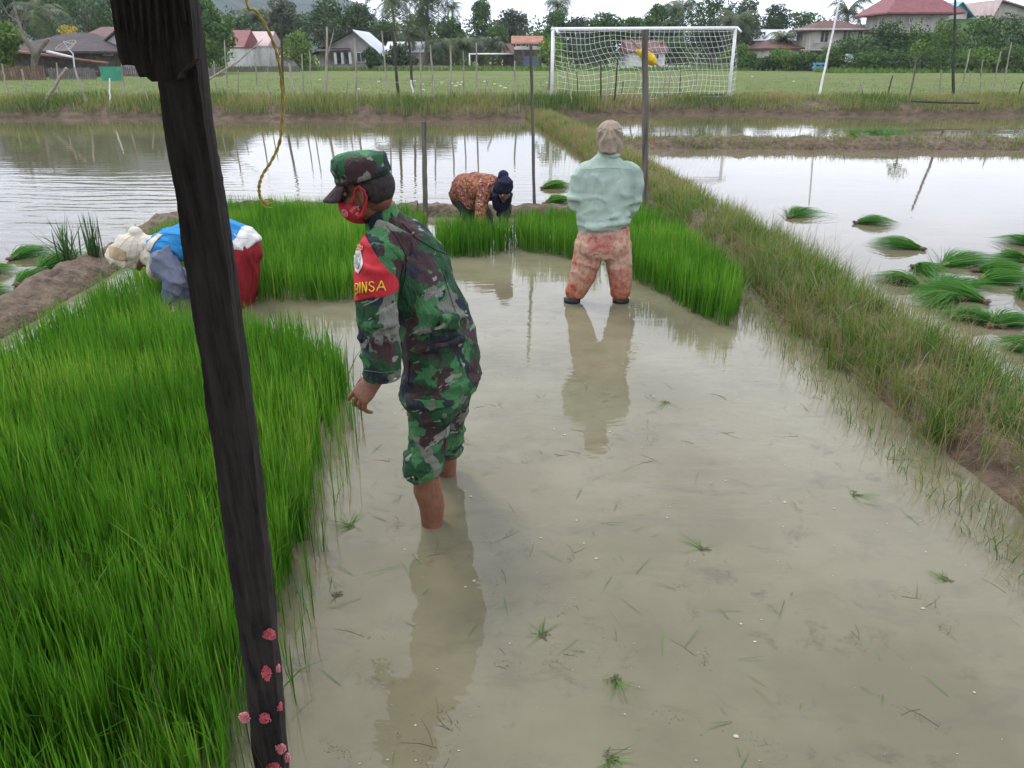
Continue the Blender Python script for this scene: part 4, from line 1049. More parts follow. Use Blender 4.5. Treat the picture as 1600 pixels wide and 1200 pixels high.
# white lower back panel and waist wrap (a separate layer over the shirt)
P(fuse('white_panel', [loft([(q(392, 388, Y), .11, .15), (q(384, 381, Y), .138, .172), (q(368, 379, Y), .150, .182), (q(357, 380, Y), .150, .18), (q(352, 384, Y), .135, .17)], S, 24)], .011, M['whitec'], t, 2, fz))
P(fuse('neck_cloth', [loft([(q(262, 398, Y), .10, .14), (q(248, 398, Y), .12, .15), (q(236, 396, Y), .105, .13), (q(226, 392, Y), .085, .10)], S, 22), chain([q(240, 408, Y-.12), q(236, 425, Y-.12), q(243, 436, Y-.10)], [.04, .035, .02])], .009, M['hat'], t, 2, folds(.008, (12, 6, 6), 5)))
for yy, nm in ((-.20, 0), (.18, 1)):
    el, wr = (q(272, 440, Y+yy-.03), q(262, 470, Y+yy-.05)) if nm == 0 else (q(285, 440, Y+yy), q(290, 478, Y+yy))
    s0 = q(252, 404, Y+yy)
    P(fuse('sleeve', [loft([(q(238, 402, Y+yy*.7), .05, .05, (1, 0, -.4)), (s0, .125, .10), (q(264, 424, Y+yy), .112, .095), (el, .085, .078), (wr+(el-wr)*.25, .060, .058), (wr, .046, .046)], S, 18)], .009, M['grey'], t, 2, plus(folds(.005, (10, 10, 6), 15+nm), ridges((.45, .1, 1), 34, .009, 15+nm))))
hipL = q(366, 395, Y-.09)
P(fuse('skirt', [ell(q(377, 392, Y), (.160, .195, .150)), loft([(q(368, 383, Y), .155, .19, (0, 0, -1)), (q(374, 400, Y), .158, .21), (q(377, 425, Y), .135, .205), (q(377, 450, Y), .118, .20), (q(374, 470, Y), .105, .195), (q(372, 488, Y), .095, .18)], S, 26)], .011, M['redskirt'], t, 3, plus(folds(.006, (10, 10, 2), 17), ridges((1, .5, .18), 26, .014, 7, None, 1.6, 3))))
hm = basis(q(208, 398, Y-.02), (-.62, -.05, -.78), (-.78, 0, .62))
pieces = [loft([(p, r, r2) for p, r, r2 in zip(sp, (.08, .085, .085, .08, .045), (.11, .12, .13, .12, .05))], S), chain([q(250, 397, Y), q(228, 396, Y), q(214, 396, Y)], [.055, .052, .05])]+head_pieces(hm, .95)
for yy, e_, w_ in ((-.20, q(272, 440, Y-.23), q(262, 472, Y-.25)), (.18, q(285, 440, Y+.18), q(290, 478, Y+.18))):
    pieces += [chain([q(252, 404, Y+yy*.9), e_, w_], [.045, .04, .028])]
    pieces += hand(basis(w_, (1, .3, 0), (.1, 0, 1)), (.5, .5, .5, .6), yy < 0, .95)
for yy in (-.10, .11): pieces.append(loft([(q(372, 400, Y+yy*.8), .07, .07), (q(376, 450, Y+yy*.8), .05, .05), (q(372, 490, Y+yy), .045, .045), (at(370, 487)+Vector((0, yy, -.2)), .04, .04)], S))
P(fuse('body', pieces, .007, M['skin'], t, 2))
w_ = q(262, 470, Y-.25)
P(fuse('glove', [xf(p, Matrix.Identity(4)) for p in hand(basis(w_+Vector((0, 0, .02)), (1, .3, 0), (.1, 0, 1)), (.5, .5, .5, .6), True, 1.12)]+[chain([w_+Vector((0, 0, .05)), w_], [.042, .036])], .006, M['glove'], t, 1))
eyes(hm, t, P, .95)
hood = [ell(q(205, 389, Y-.02), (.135, .125, .125)), ell(q(190, 398, Y-.02), (.115, .115, .10)), loft([(q(197, 412, Y-.02), .11, .11, (-.3, 0, -1)), (q(193, 404, Y-.02), .14, .13, (-.3, 0, -1)), (q(203, 385, Y-.02), .12, .115, (-.3, 0, -1))], S, 22),
        ell(q(211, 362, Y), (.055, .05, .038)), chain([q(212, 384, Y), q(226, 386, Y), q(243, 388, Y)], [.11, .10, .11])]
hd_ = P(fuse('hood', hood, .008, M['hat'], t, 2, plus(folds(.004, (5, 14, 10), 44), ridges((1, .35, -.5), 38, .008, 4, None, 1.2, 4))))

Bh = bvh_of([hd_]); M['tan'] = cloth('tan_stain_cloth', (.40, .30, .18), (.34, .25, .15), 8)
poly_patch('tan_patch', Bh, [(170, 383), (182, 386), (196, 392), (199, 408), (186, 407), (172, 402)], .004, M['tan'], hd_, 1.5, .002)
strokes('hood_folds', Bh, [[(209, 366), (196, 375), (182, 392)], [(211, 367), (204, 384), (199, 408)], [(213, 367), (214, 386), (210, 410)], [(216, 368), (224, 384), (222, 404)]], 1.2, .001, M['hat'], hd_)
ch_ = {c.name.split('.')[0]+str(k): c for k, c in enumerate(t.children)}
sh_ = [c for c in t.children if c.name.startswith('shirt')][0]; sk_ = [c for c in t.children if c.name.startswith('skirt')][0]; wp_ = [c for c in t.children if c.name.startswith('white_panel')][0]
Bq = bvh_of([sh_]); strokes('shirt_folds', Bq, [[(240, 378), (258, 376), (280, 384)], [(244, 392), (262, 392), (282, 404)], [(262, 366), (276, 366), (284, 370)]], 1.4, .001, M['blue'], sh_)
poly_patch('shoulder_trim', Bq, [(232, 378), (248, 366), (256, 366), (242, 380), (236, 392), (229, 390)], .005, M['hat'], sh_, 1.5, .003)
strokes('skirt_folds', bvh_of([sk_]), [[(388, 380), (386, 410), (378, 450)], [(396, 390), (397, 420), (392, 455)], [(378, 398), (370, 425), (364, 450)]], 1.8, .001, M['redskirt'], sk_)
strokes('panel_folds', bvh_of([wp_]), [[(362, 362), (372, 372), (388, 372)], [(358, 372), (366, 390), (364, 402)]], 1.4, .001, M['whitec'], wp_)

# ---------------- bending person at the back, batik shirt and navy hijab
M['batik'] = pattern_mat('batik_cloth', 'batik')
M['navy'] = cloth('navy_headscarf', (.018, .017, .035), (.012, .012, .024), 8)
M['dark'] = cloth('dark_trousers', (.035, .038, .032), (.022, .024, .02), 8)
t, P = person('person bending forward in orange red batik shirt, navy headscarf and dark trousers', tuple(at(765, 372)))
Y = 8.75
A = lambda a, b, d=0: q(a, b, Y+d)
S = Vector((.50, -.86, 0)).normalized(); S = Vector((.35, .94, 0)).normalized()
sh = [(A(720, 303, .35), .13, .17), (A(727, 292, .28), .155, .19), (A(742, 291, .12), .15, .19), (A(757, 293, -.03), .15, .205), (A(768, 295, -.14), .13, .20), (A(776, 297, -.20), .09, .14)]
P(fuse('shirt', [loft(sh, S, 26), ell(A(732, 292, .22), (.17, .17, .15)), chain([A(730, 302, .10), A(738, 315, .0)], [.13, .10])], .012, M['batik'], t, 2, plus(folds(.006, (7, 7, 7), 2), ridges((.8, .3, .8), 26, .009, 3))))
for k, pts in enumerate(((A(757, 302, -.28), A(752, 322, -.34), A(750, 348, -.42)), (A(784, 310, -.06), A(790, 326, -.20), A(786, 347, -.34)))):
    P(fuse('sleeve', [chain(list(pts), [.082, .07, .05])] , .011, M['batik'] if k == 0 else M['navy_b'] if 'navy_b' in M else M['dark'], t, 2, folds(.007, (9, 9, 8), k+60)))
P(fuse('trousers', [ell(A(722, 306, .36), (.15, .18, .15)), loft([(A(718, 300, .36), .10, .13), (A(724, 312, .30), .11, .12), (A(733, 335, .20), .095, .095), (A(742, 360, .12), .075, .075), (A(744, 374, .1), .06, .06)], S, 18),
                     loft([(A(724, 304, .44), .10, .12), (A(738, 316, .34), .115, .115), (A(756, 335, .20), .10, .10), (A(764, 360, .1), .08, .08), (A(766, 374, .05), .06, .06)], S, 18)], .012, M['dark'], t, 2, plus(folds(.005, (7, 7, 4), 33), ridges((.2, 0, 1), 28, .009, 13))))
hm = basis(A(787, 297, -.36), (.28, -.72, -.62), (.22, -.55, .80))
pieces = [loft([(A(724, 296, .30), .10, .13), (A(745, 294, .10), .10, .13), (A(768, 296, -.15), .09, .13), (A(780, 298, -.28), .05, .055), (A(785, 298, -.33), .05, .05)], S)]+head_pieces(hm, .97)
for k, pts in enumerate(((A(757, 302, -.28), A(752, 322, -.34), A(750, 352, -.42)), (A(784, 310, -.06), A(790, 326, -.20), A(784, 352, -.38)))):
    pieces += [chain(list(pts), [.045, .04, .028])]+hand(basis(pts[2], (1, .3, 0), (0, 0, 1)), (.5, .5, .5, .6), k == 0, .95)
for dx in (0, 18): pieces.append(loft([(A(726+dx*.3, 310, .34), .08, .08), (A(740+dx, 350, .15), .05, .05), (at(744+dx*1.1, 376)+Vector((0, .1, -.2)), .04, .04)], S))
P(fuse('body', pieces, .008, M['skin_d'], t, 2))
eyes(hm, t, P, .97)
hc = [loft([(hm @ Vector((-.05, 0, .125)), .04, .05), (hm @ Vector((-.02, 0, .118)), .085, .08), (hm @ Vector((-.02, 0, .07)), .116, .095), (hm @ Vector((-.03, 0, .02)), .110, .098), (hm @ Vector((-.055, 0, -.04)), .075, .095), (hm @ Vector((-.045, 0, -.10)), .075, .10)], hm.to_3x3() @ Vector((0, 1, 0)), 22),
      ell(hm @ Vector((-.10, 0, .115)), (.06, .06, .055)), chain([hm @ Vector((.0, .07, -.05)), hm @ Vector((.02, .06, -.13)), hm @ Vector((.04, .03, -.22)), hm @ Vector((.06, 0, -.30))], [.05, .055, .06, .04]), chain([hm @ Vector((.0, -.07, -.05)), hm @ Vector((.02, -.06, -.13)), hm @ Vector((.03, -.03, -.22))], [.05, .055, .05])]
P(fuse('headscarf', hc, .007, M['navy'], t, 2, folds(.004, (9, 9, 9), 4)))
# ------------------------------------------------------------------ near timber post with an unseen roof added above it to darken the foreground
LP = [(-260, 262, 205), (0, 298, 238), (130, 312, 244), (250, 330, 262), (400, 355, 285), (530, 372, 305), (700, 396, 330), (880, 416, 355), (1050, 432, 380), (1200, 445, 396), (1330, 455, 410)]
t = thing('post_and_shade_roof', 'dark old timber post with a broken rotten board at its top, close to the camera', 'shelter post', tuple(at(430, 1262)))
def P(o): o.matrix_parent_inverse = Matrix.Translation(t.location).inverted(); return o
rows = []; ya = np.linspace(-260, 1330, 150)
for i, y in enumerate(ya):
    Y = 1.40 + .10*(y/1200)
    xr = np.interp(y, [a[0] for a in LP], [a[1] for a in LP]); xl = np.interp(y, [a[0] for a in LP], [a[2] for a in LP])
    a, b = q(xl, y, Y), q(xr, y, Y); z = a.z; hw = (b.x-a.x)/2; cx = (a.x+b.x)/2
    ring = []
    for (u, v_) in ((-1, -1), (-.5, -1.02), (0, -1), (.5, -1.03), (1, -1), (1.02, 0), (1, 1), (0, 1), (-1, 1), (-1.02, 0)):
        jx = .0028*noise.noise(Vector((u*3, v_*3, z*9))) + .0012*noise.noise(Vector((u*9, v_*9, z*60)))
        ring.append((cx+u*hw*(1-.06*(abs(u) > .9 and abs(v_) > .9))+jx, Y+.024+v_*.024+jx, z))
    rows.append(ring)
n = 10; vs = [v for r in rows for v in r]; fs = [(i*n+k, i*n+(k+1) % n, (i+1)*n+(k+1) % n, (i+1)*n+k) for i in range(len(rows)-1) for k in range(n)]
fs += [tuple(range(n)), tuple((len(rows)-1)*n+k for k in range(n))]
post = P(link('post', mesh_from('post', vs, fs), M['darkpost'], t))
poly = [(150, -260), (172, 0), (180, 60), (185, 88), (191, 102), (199, 101), (210, 103), (214, 112), (217, 119), (219, 121), (222, 116), (226, 116), (230, 122), (238, 128), (250, 127), (266, 127), (277, 122), (279, 113), (290, 104), (303, 92), (300, 40), (296, 0), (262, -260)]
mb = MB(); mb.prism([q(a, b, 1.366) for a, b in poly], (0, .032, 0)); P(mb.build('broken_board', M['darkpost'], t))
mb = MB()
for k in range(9): # splinter ridges on the board
    x0 = 180+k*13; y0 = 60+random.uniform(-30, 50) if k > 2 else 40
    mb.tube([q(x0-16, -250, 1.366), q(x0, 0, 1.365), q(x0+5, y0, 1.364), q(x0+6, y0+18, 1.367)], [.0035, .004, .003, .0006], 6)
P(mb.build('splinters', M['darkpost'], t))
M['shade_roof'] = mat('unseen_shade_roof', (.16, .13, .09), (.07, .055, .04), 9, .95, .8, .03, stretch=(6, 1, 1))
mb = MB(); mb.prism([(-2.9, -2.6, 2.32), (1.5, -2.6, 2.32), (1.5, 1.42, 2.62), (-2.9, 1.42, 2.62)], (0, 0, .06)); P(mb.build('roof', M['shade_roof'], t))  # added roof, out of view, shades the near rice and post
mb = MB(); mb.box((-.7, 1.36, 2.555), (4.3, .06, .07)); P(mb.build('unseen_rafter', M['darkpost'], t))

# egg clusters of the water snail
M['eggs'] = mat('pink_eggs', (.62, .14, .16), (.46, .07, .09), 60, .55, .4, .002, 400)
M['eggs2'] = mat('pale_pink_eggs', (.72, .28, .30), (.55, .15, .18), 60, .55, .4, .002, 400)
B = bvh_of([post])
for lab, px, py, rx, ry, m_ in (('round pink snail egg cluster, highest on the dark post', 421, 989, 10.5, 11, 'eggs'), ('long drooping red egg cluster in the middle of the dark post', 418, 1049, 8.5, 15, 'eggs'),
                          ('small pale egg cluster on the right edge, beside the long drooping one', 434.5, 1042, 5, 8, 'eggs2'), ('narrow egg cluster on the right edge of the post, above the bottom group', 438, 1101, 4.5, 8, 'eggs'),
                          ('pale egg cluster sticking out on the left edge of the dark post', 383.5, 1119, 8, 11, 'eggs2'), ('round deep pink egg cluster level with the pale left edge one', 415, 1119, 9.5, 10.5, 'eggs'),
                          ('speckled pale egg cluster near the post bottom, upper one of three', 440, 1167, 8, 9, 'eggs2'), ('speckled pale egg cluster at the right edge of the post bottom', 448, 1181, 7, 9, 'eggs2'), ('deep pink egg cluster at the picture bottom, on the post front', 429, 1196, 11, 10, 'eggs')):
    h = B.ray_cast(Vector((0, 0, H)), ray(px, py)); c = h[0] if h[0] is not None else q(px, py, 1.49)
    sc_ = (c-Vector((0, 0, H))).length*.93/F; mb = MB()
    for k in range(int(20+rx*ry*1.1)):
        th = random.uniform(0, 2*PI); wv_ = 1+.35*noise.noise(Vector((math.cos(th)*1.3, math.sin(th)*1.3, px*.7)));  r_ = math.sqrt(random.random()); d_ = math.sqrt(max(0, 1-r_*r_))
        p = c + Vector((rx*sc_*r_*wv_*math.cos(th)*.9+random.gauss(0, .0008), -.0035-.007*d_+random.uniform(-.002, .002), ry*sc_*r_*wv_*math.sin(th)*.95+random.gauss(0, .001)))
        e_ = random.uniform(.0013, .0025); vs, fs = ell(p, (e_, e_, e_), n=4); mb.add(vs, fs)
    vs, fs = ell(c, (rx*sc_*.68, .0065, ry*sc_*.7), n=7); mb.add(vs, fs)
    tag(mb.build('egg_cluster', M[m_], smooth=True), lab, 'snail eggs', 'snail egg clusters on the dark post')

# yellow twine hanging from the added roof edge
M['twine'] = mat('yellow_twine', (.58, .44, .10), (.40, .30, .08), 40, .6, .8, .003, 300)
pp = [(372, -160), (385, 0), (400, 17), (420, 50), (434, 90), (441, 140), (441, 185), (437, 222), (425, 250), (411, 272), (405, 290), (406, 306), (409, 313)]
pts = [q(a, b, 1.38) for a, b in pp]
sm = []
for i in range(len(pts)-1):
    p0, p1, p2, p3 = pts[max(i-1, 0)], pts[i], pts[i+1], pts[min(i+2, len(pts)-1)]
    for k in range(8):
        u = k/8; sm.append(.5*((2*p1)+(-p0+p2)*u+(2*p0-5*p1+4*p2-p3)*u*u+(-p0+3*p1-3*p2+p3)*u**3))
sm.append(pts[-1])
mb = MB()
for ph in (0, PI):
    tw = [p+Vector((math.cos(i*.9+ph), math.sin(i*.9+ph), 0))*.0016 for i, p in enumerate(sm)]
    mb.tube(tw, [.0017]*len(tw), 6)
o = mb.build('twine', M['twine'], smooth=True); tag(o, 'yellow twine hanging down right of the dark post, frayed at its end', 'string')
mb = MB(); e = sm[-1]
for k in range(9):
    a = random.uniform(-.5, 1.5); l = random.uniform(.010, .026)
    mb.tube([e, e+Vector((math.sin(a)*l*.5, random.uniform(-.003, .003), -math.cos(a)*l*.5)), e+Vector((math.sin(a+.5)*l, random.uniform(-.004, .004), -math.cos(a+.4)*l*.8))], [.0016, .0014, .0005], 5)
mb.build('frayed_end', M['twine'], o)

# ------------------------------------------------------------------ posts of the nursery fence
def wpost(name, label, xt, yt, xb, yb, Y, wpx, m, group=None, cat='post', jag=.004):
    a, b = q(xt, yt, Y), q(xb, yb, Y); b.z = min(b.z, 0)-.12
    t_ = (Y*ct+.4); r = wpx/2*t_/F; mb = MB(); n = 14
    pts = [b.lerp(a, i/n)+Vector((random.uniform(-1, 1), random.uniform(-1, 1), 0))*jag for i in range(n+1)]
    mb.tube(pts, [r*(1.08-.12*i/n)*(1+random.uniform(-.06, .06)) for i in range(n+1)], 7)
    return tag(mb.build(name, m), label, cat, group)
M['redmark'] = mat('red_mark', (.5, .05, .06), None, 8, .6, 0)
o = wpost('fence_post', 'tall grey weathered post standing right of the person in the pale green shirt', 1008, 46, 1009, 346, 9.45, 10, M['postwood'], 'posts standing round the seedling nursery')
o = wpost('fence_post', 'short dark square post standing between soldier and batik worker', 662, 190, 665, 349, 9.35, 8, M['postwood'], 'posts standing round the seedling nursery')
o = wpost('fence_post', 'thin brown pole standing left of the green bundles on the back bund', 829, 72, 836, 328, 9.9, 5, M['postwood'], 'posts standing round the seedling nursery')
for px, py in ((664.5, 336), (1005.5, 325)):
    c = q(px, py, 9.30 if px < 700 else 9.40); mb = MB(); vs, fs = ell(c, (.017, .012, .035), n=6); mb.add(vs, fs)
    tag(mb.build('egg_cluster', M['eggs'], smooth=True), 'tiny pink egg cluster low on the ' + ('short dark post' if px < 700 else 'tall grey post'), 'snail eggs')
M['yellow_p'] = mat('yellow_sack', (.72, .50, .03), (.55, .36, .02), 9, .6, .6, .02)
t = thing('yellow_sack', 'yellow sack tied round a slanting stick behind the tall grey post', 'sack', tuple(q(1010, 90, 9.62)))
def P2(o): o.matrix_parent_inverse = Matrix.Translation(t.location).inverted(); return o
P2(fuse('sack', [loft([(q(995, 78, 9.62), .02, .02), (q(1000, 82, 9.62), .035, .035), (q(1009, 87, 9.62), .06, .055), (q(1018, 94, 9.62), .062, .055), (q(1024, 100, 9.62), .03, .03)], (0, 1, 0), 14)], .008, M['yellow_p'], t, 2, folds(.006, (20, 20, 20), 3)))
mb = MB(); mb.tube([q(986, 62, 9.62), q(1009, 87, 9.63), q(1034, 107, 9.62)], .014, 7); P2(mb.build('stick', M['stick'], t))

# ------------------------------------------------------------------ seedling bundles
M['root'] = mat('muddy_roots', (.20, .125, .085), (.09, .055, .038), 60, .85, 1, .01, 200)
M['stem_p'] = mat('pale_stems', (.42, .40, .16), (.28, .24, .1), 60, .8, .4, .005)
def bundle(label, r, tip, n=230, group='cut seedling bundles lying in the water', z=.0, hump=.07, m='riced', wd=(.004, .007)):
    a = Vector(at(*r, z)); b = Vector(at(*tip, z)); d = b-a; Lb = d.length; az0 = math.atan2(d.y, d.x); d.normalize()
    t = thing('seedling_bundle', label, 'bundle', tuple(a), 0, group)
    nn = RNG.normal
    P_ = np.stack([nn(.02, .012, n), nn(0, .012, n), np.abs(nn(.022, .012, n))], 1)
    c_, s_ = math.cos(az0), math.sin(az0)
    P_ = np.stack([P_[:, 0]*c_-P_[:, 1]*s_, P_[:, 0]*s_+P_[:, 1]*c_, P_[:, 2]], 1)
    fan = nn(0, .33, n); l = Lb*RNG.uniform(.55, 1.1, n)
    hh = np.abs(nn(hump*.9, hump*.7, n))+.005
    me = blade_mesh('leaves', P_, hh, RNG.uniform(wd[0], wd[1], n), az0+fan*.9, l, np.clip(nn(.45, .22, n), 0, 1), 1.0, 5, roll=1.5)
    co = np.empty(len(me.vertices)*3, np.float32); me.vertices.foreach_get('co', co); co = co.reshape(-1, 3)
    # arch: rise then sink to the water
    rr = np.hypot(co[:, 0], co[:, 1])/Lb; hs = np.repeat(RNG.random(n)**1.3, 10); co[:, 2] = np.minimum(co[:, 2], .05)*(.08+.9*hs) + hump*1.5*hs*np.sin(np.clip(rr*1.0, 0, 1)*PI); co[:, 2] = np.maximum(co[:, 2], .003+.004*hs)
    me.vertices.foreach_set('co', co.ravel()); me.update()
    link('leaves', me, M[m], t)
    mb = MB()
    for k in range(46):
        g_ = random.gauss(0, .5); p0 = Vector((random.gauss(0, .008), random.gauss(0, .010), .02+random.random()*.012))
        L_ = random.uniform(.02, .055); e_ = p0 - Vector((math.cos(az0+g_)*L_, math.sin(az0+g_)*L_, random.uniform(-.004, .02)))
        mb.tube([p0, p0.lerp(e_, .5)+Vector((0, 0, .004)), e_], [.0035, .003, .001], 4, cap=False)
    vs, fs = ell((-d.x*.012, -d.y*.012, .018), (.030, .030, .020), n=6)
    vs = [v+Vector((0, 0, 0))+Vector(v).normalized()*random.uniform(-.004, .004) for v in vs]; mb.add(vs, fs)
    mb.build('root_ball', M['root'], t)
    mb = MB()
    for k in range(26):
        g_ = random.gauss(0, .25); mb.tube([Vector((0, random.gauss(0, .006), .02)), Vector((math.cos(az0+g_)*.075, math.sin(az0+g_)*.075, .035+random.gauss(0, .012)))], [.003, .002], 4, cap=False)
    mb.build('stems', M['stem_p'], t)
    return t
BL = [('small seedling bundle alone at the left of the right hand paddy', (1233, 341), (1266, 330)), ('seedling bundle with pale roots pointing left, upper one of a close pair', (1338, 350), (1396, 349)), ('seedling bundle with roots pointing right, lower one of a close pair', (1440, 391), (1358, 380)),
      ('seedling bundle fanned out leftwards just behind the grassy bund', (1438, 450), (1366, 434)), ('upright dark seedling bundle between the fanned one and the roots facing left', (1428, 420), (1470, 436)), ('long bundle with brown roots left, at the top of the big cluster', (1469, 418), (1552, 402)),
      ('bundle with yellowish stems overlapping the top long bundle', (1524, 425), (1606, 424)), ('bundle with thick brown root tuft at the right side, third from the top', (1527, 443), (1618, 437)), ('largest bundle, tips pointing left and roots at the small gap of water', (1538, 474), (1426, 447)),
      ('short pale green bundle above the largest bundle', (1468, 462), (1512, 438)), ('bundle in the middle of the row with tips towards the grassy bund', (1500, 470), (1422, 478)), ('dark bundle in the lower row under the largest one', (1560, 512), (1472, 490)),
      ('bundle at the lower right of the row with roots in the water', (1548, 512), (1612, 502)), ('bundle nearest to the camera at the right picture edge', (1640, 560), (1556, 535)), ('bundle alone at the right picture edge, farther back than the big cluster', (1624, 388), (1562, 374)),
      ('small dark bundle behind the top long bundle near the right edge', (1606, 410), (1550, 404)), ('bundle with pale stems cut by the right picture edge beside the water gap', (1590, 458), (1622, 474)),
      ('seedling bundle on the water behind the back bund, farther one of two', (848, 295), (889, 290)), ('seedling bundle leaning on the back bund, nearer one of two', (852, 320), (893, 314)),
      ('seedling bundle at the left bund, right behind the tall leaf clumps', (18, 407), (80, 392)), ('seedling bundle curving along the left mud bund under the leaf clumps', (62, 424), (122, 398)), ('pale seedling bundle on the edge of the left bund, nearest to camera', (28, 447), (70, 428)),
      ('seedling bundle cut by the left picture edge, upper one', (-42, 432), (22, 420)), ('seedling bundle cut by the left picture edge, lower one', (-48, 468), (18, 452))]
for i, (lab, r_, tp) in enumerate(BL):
    big = 17 <= i <= 18 or 'largest' in lab or 'lower row' in lab
    bundle(lab, r_, tp, 520 if big else 380, hump=.042, wd=(.006, .009) if i in (17, 18, 0) else (.0045, .0075), m='rice' if i in (17, 18, 22, 23) else 'riced')
for lab, r_, tp in (('messy seedling bundle on the cross bund, leftmost of three', (1342, 220), (1310, 212)), ('dark seedling bundle hanging over the cross bund, middle of three', (1372, 212), (1350, 224)), ('messy seedling bundle on the cross bund, rightmost of three', (1384, 221), (1412, 210))):
    bundle(lab, r_, tp, 200, 'seedling bundles on the cross bund', z=.12, hump=.14, wd=(.009, .014))
# sturdy leaf clumps on the left bund
for lab, px, py, hh, n, sp, ln, bias in (('spreading clump of tall stiff leaves on the left mud bund', 108, 405, .50, 60, .05, .16, PI), ('upright clump of tall stiff leaves on the left mud bund', 148, 404, .52, 46, .032, .05, 0)):
    a = at(px, py, .08); P_ = np.stack([RNG.normal(0, sp, n), RNG.normal(0, sp*.7, n), np.full(n, -.03)], 1)
    t = thing('leaf_clump', lab, 'plant', tuple(a), 0, 'leaf clumps on the left mud bund')
    az = RNG.uniform(0, 6.28, n); az[:n//2] = bias + RNG.normal(0, .6, n//2)
    me = blade_mesh('leaves', P_, RNG.uniform(.5, 1, n)*hh, RNG.uniform(.009, .016, n), az, np.abs(RNG.normal(ln*.5, ln, n)), RNG.beta(2, 3, n), 1.3, 5); link('leaves', me, M['tall'], t)
    P_ = P_[:26]*.8; me = blade_mesh('dry_leaves', P_, RNG.uniform(.05, .16, 26), RNG.uniform(.008, .012, 26), RNG.uniform(0, 6.28, 26), RNG.uniform(.02, .1, 26), np.ones(26), 1.3, 4); link('dry_leaves', me, M['bundgrass'], t)
# uprooted seedlings left floating in the nursery
for lab, px, py, n, Lf, zz in (('uprooted seedling with upright leaves nearest to the picture bottom centre', 962, 1062, 11, .12, .06), ('loose seedling tuft floating at the foot of the grassy bund', 1335, 772, 9, .12, .03), ('green seedling tuft floating beside the near rice bed and the soldier', 548, 822, 16, .17, .03),
                              ('dark seedling with long leaves spread flat in the middle of the water', 1098, 858, 8, .15, .012), ('loose seedling floating right of the soldier reflection', 848, 992, 8, .09, .01), ('seedling remains near the right picture edge', 1478, 905, 9, .08, .03), ('seedling cut by the bottom picture edge', 955, 1185, 10, .09, .03), ('small floating seedling close to the big water gap behind the soldier', 1040, 628, 7, .14, .01), ('pair of leaves floating near the dark post and its eggs', 526, 930, 4, .06, .01)):
    a = at(px, py, .002); t = thing('uprooted_seedling', lab, 'seedling', tuple(a), 0, 'uprooted seedlings floating in the nursery')
    az = RNG.uniform(0, 6.28)+RNG.normal(0, .9, n)
    me = blade_mesh('leaves', np.concatenate([RNG.normal(0, .006, (n, 2)), np.zeros((n, 1))], 1), RNG.uniform(.2, 1, n)*zz+.004, RNG.uniform(.003, .0045, n), az, RNG.uniform(.5, 1.1, n)*Lf, RNG.uniform(.2, .8, n), 1.2, 5); link('leaves', me, M['rice'], t)
    mb = MB()
    for k in range(26): 
        g_ = random.uniform(0, 6.28); p0 = Vector((random.gauss(0, .010), random.gauss(0, .010), .001)); mb.tube([p0, p0+Vector((math.cos(g_), math.sin(g_), 0))*random.uniform(.006, .025)], [.0014, .0006], 4, cap=False)
    mb.build('roots', M['muck'], t)
# ------------------------------------------------------------------ goals
def goal(label, L_, R_, hgt, dep, rad, netr, cell, sagseed):
    L_, R_ = Vector(L_), Vector(R_); t = thing('football_goal', label, 'goal', tuple(L_))
    ax = (R_-L_).normalized(); W = (R_-L_).length; bk = Vector((ax.y, -ax.x, 0));
    if bk.y > 0: bk = -bk
    up = Vector((0, 0, 1)); R0 = R_-L_
    for base in (Vector((0, 0, 0)), R0):
        MB().tube([base-up*.2, base+up*hgt], rad, 10).build('post', M['white'], t, True)
    MB().tube([up*(hgt-rad)-ax*rad, R0+up*(hgt-rad)+ax*rad], rad, 10).build('crossbar', M['white'], t, True)
    if dep:
        for base in (Vector((0, 0, 0)), R0):
            MB().tube([base+up*(hgt-.03)+ax*(.1 if base.length == 0 else .05), base+up*(hgt-.2)+bk*.25+ax*.1], rad*.6, 8).build('hook', M['white'], t, True)
        prof = [(0, hgt-.03), (.25, hgt-.22), (.5, hgt-.5), (.8, hgt-1.05), (1.0, .7), (dep, .25), (dep*1.05, .02)]
        pa = np.array(prof); sl = np.concatenate([[0], np.cumsum(np.hypot(np.diff(pa[:, 0]), np.diff(pa[:, 1])))])
        nv = int(sl[-1]/cell); nh = int(W/cell)
        def pt(i, j):
            s_ = sl[-1]*j/nv; d_ = np.interp(s_, sl, pa[:, 0]); z_ = np.interp(s_, sl, pa[:, 1]); u = W*i/nh
            w_ = Vector((noise.noise(Vector((u*.8, z_*.8, sagseed))), 0, noise.noise(Vector((u*.7, z_*.9, sagseed+4)))))
            k = math.sin(PI*j/nv)
            edge = min(1, u/.8, (W-u)/.8)
            return ax*(u+w_.x*.28*k+(.20*math.sin(PI*i/nh)*-math.sin(2*PI*j/nv))) + bk*(d_*(.35+.65*edge)) + up*(z_+w_.z*.22*k-.12*k*math.sin(PI*(i/nh*3 % 1)))
        mb = MB()
        for i in range(nh+1): mb.tube([pt(i, j) for j in range(nv+1)], netr, 3, cap=False)
        for j in range(nv+1): mb.tube([pt(i, j) for i in range(nh+1)], netr, 3, cap=False)
        mb.build('net', M['net'], t)
    return t
gl, gr = at(862, 157, .36), at(1139, 147.5, .47)
goal('white football goal with sagging net standing beyond the far bank', gl, gr, 2.44, 1.1, .062, .0055, .2, 3)
goal('small bare white goal on the far side of the playing field', at(734, 109, .5), at(806.5, 109, .5), 1.68, 0, .085, 0, 1, 1)
tag(MB().tube([at(1092, 149.2, .48), at(1105, 148.6, .5), at(1130, 148.4, .5)], .05, 7).build('rolled_net', M['foliage_dark'], None), 'dark rolled net lying at the right goal post', 'net')

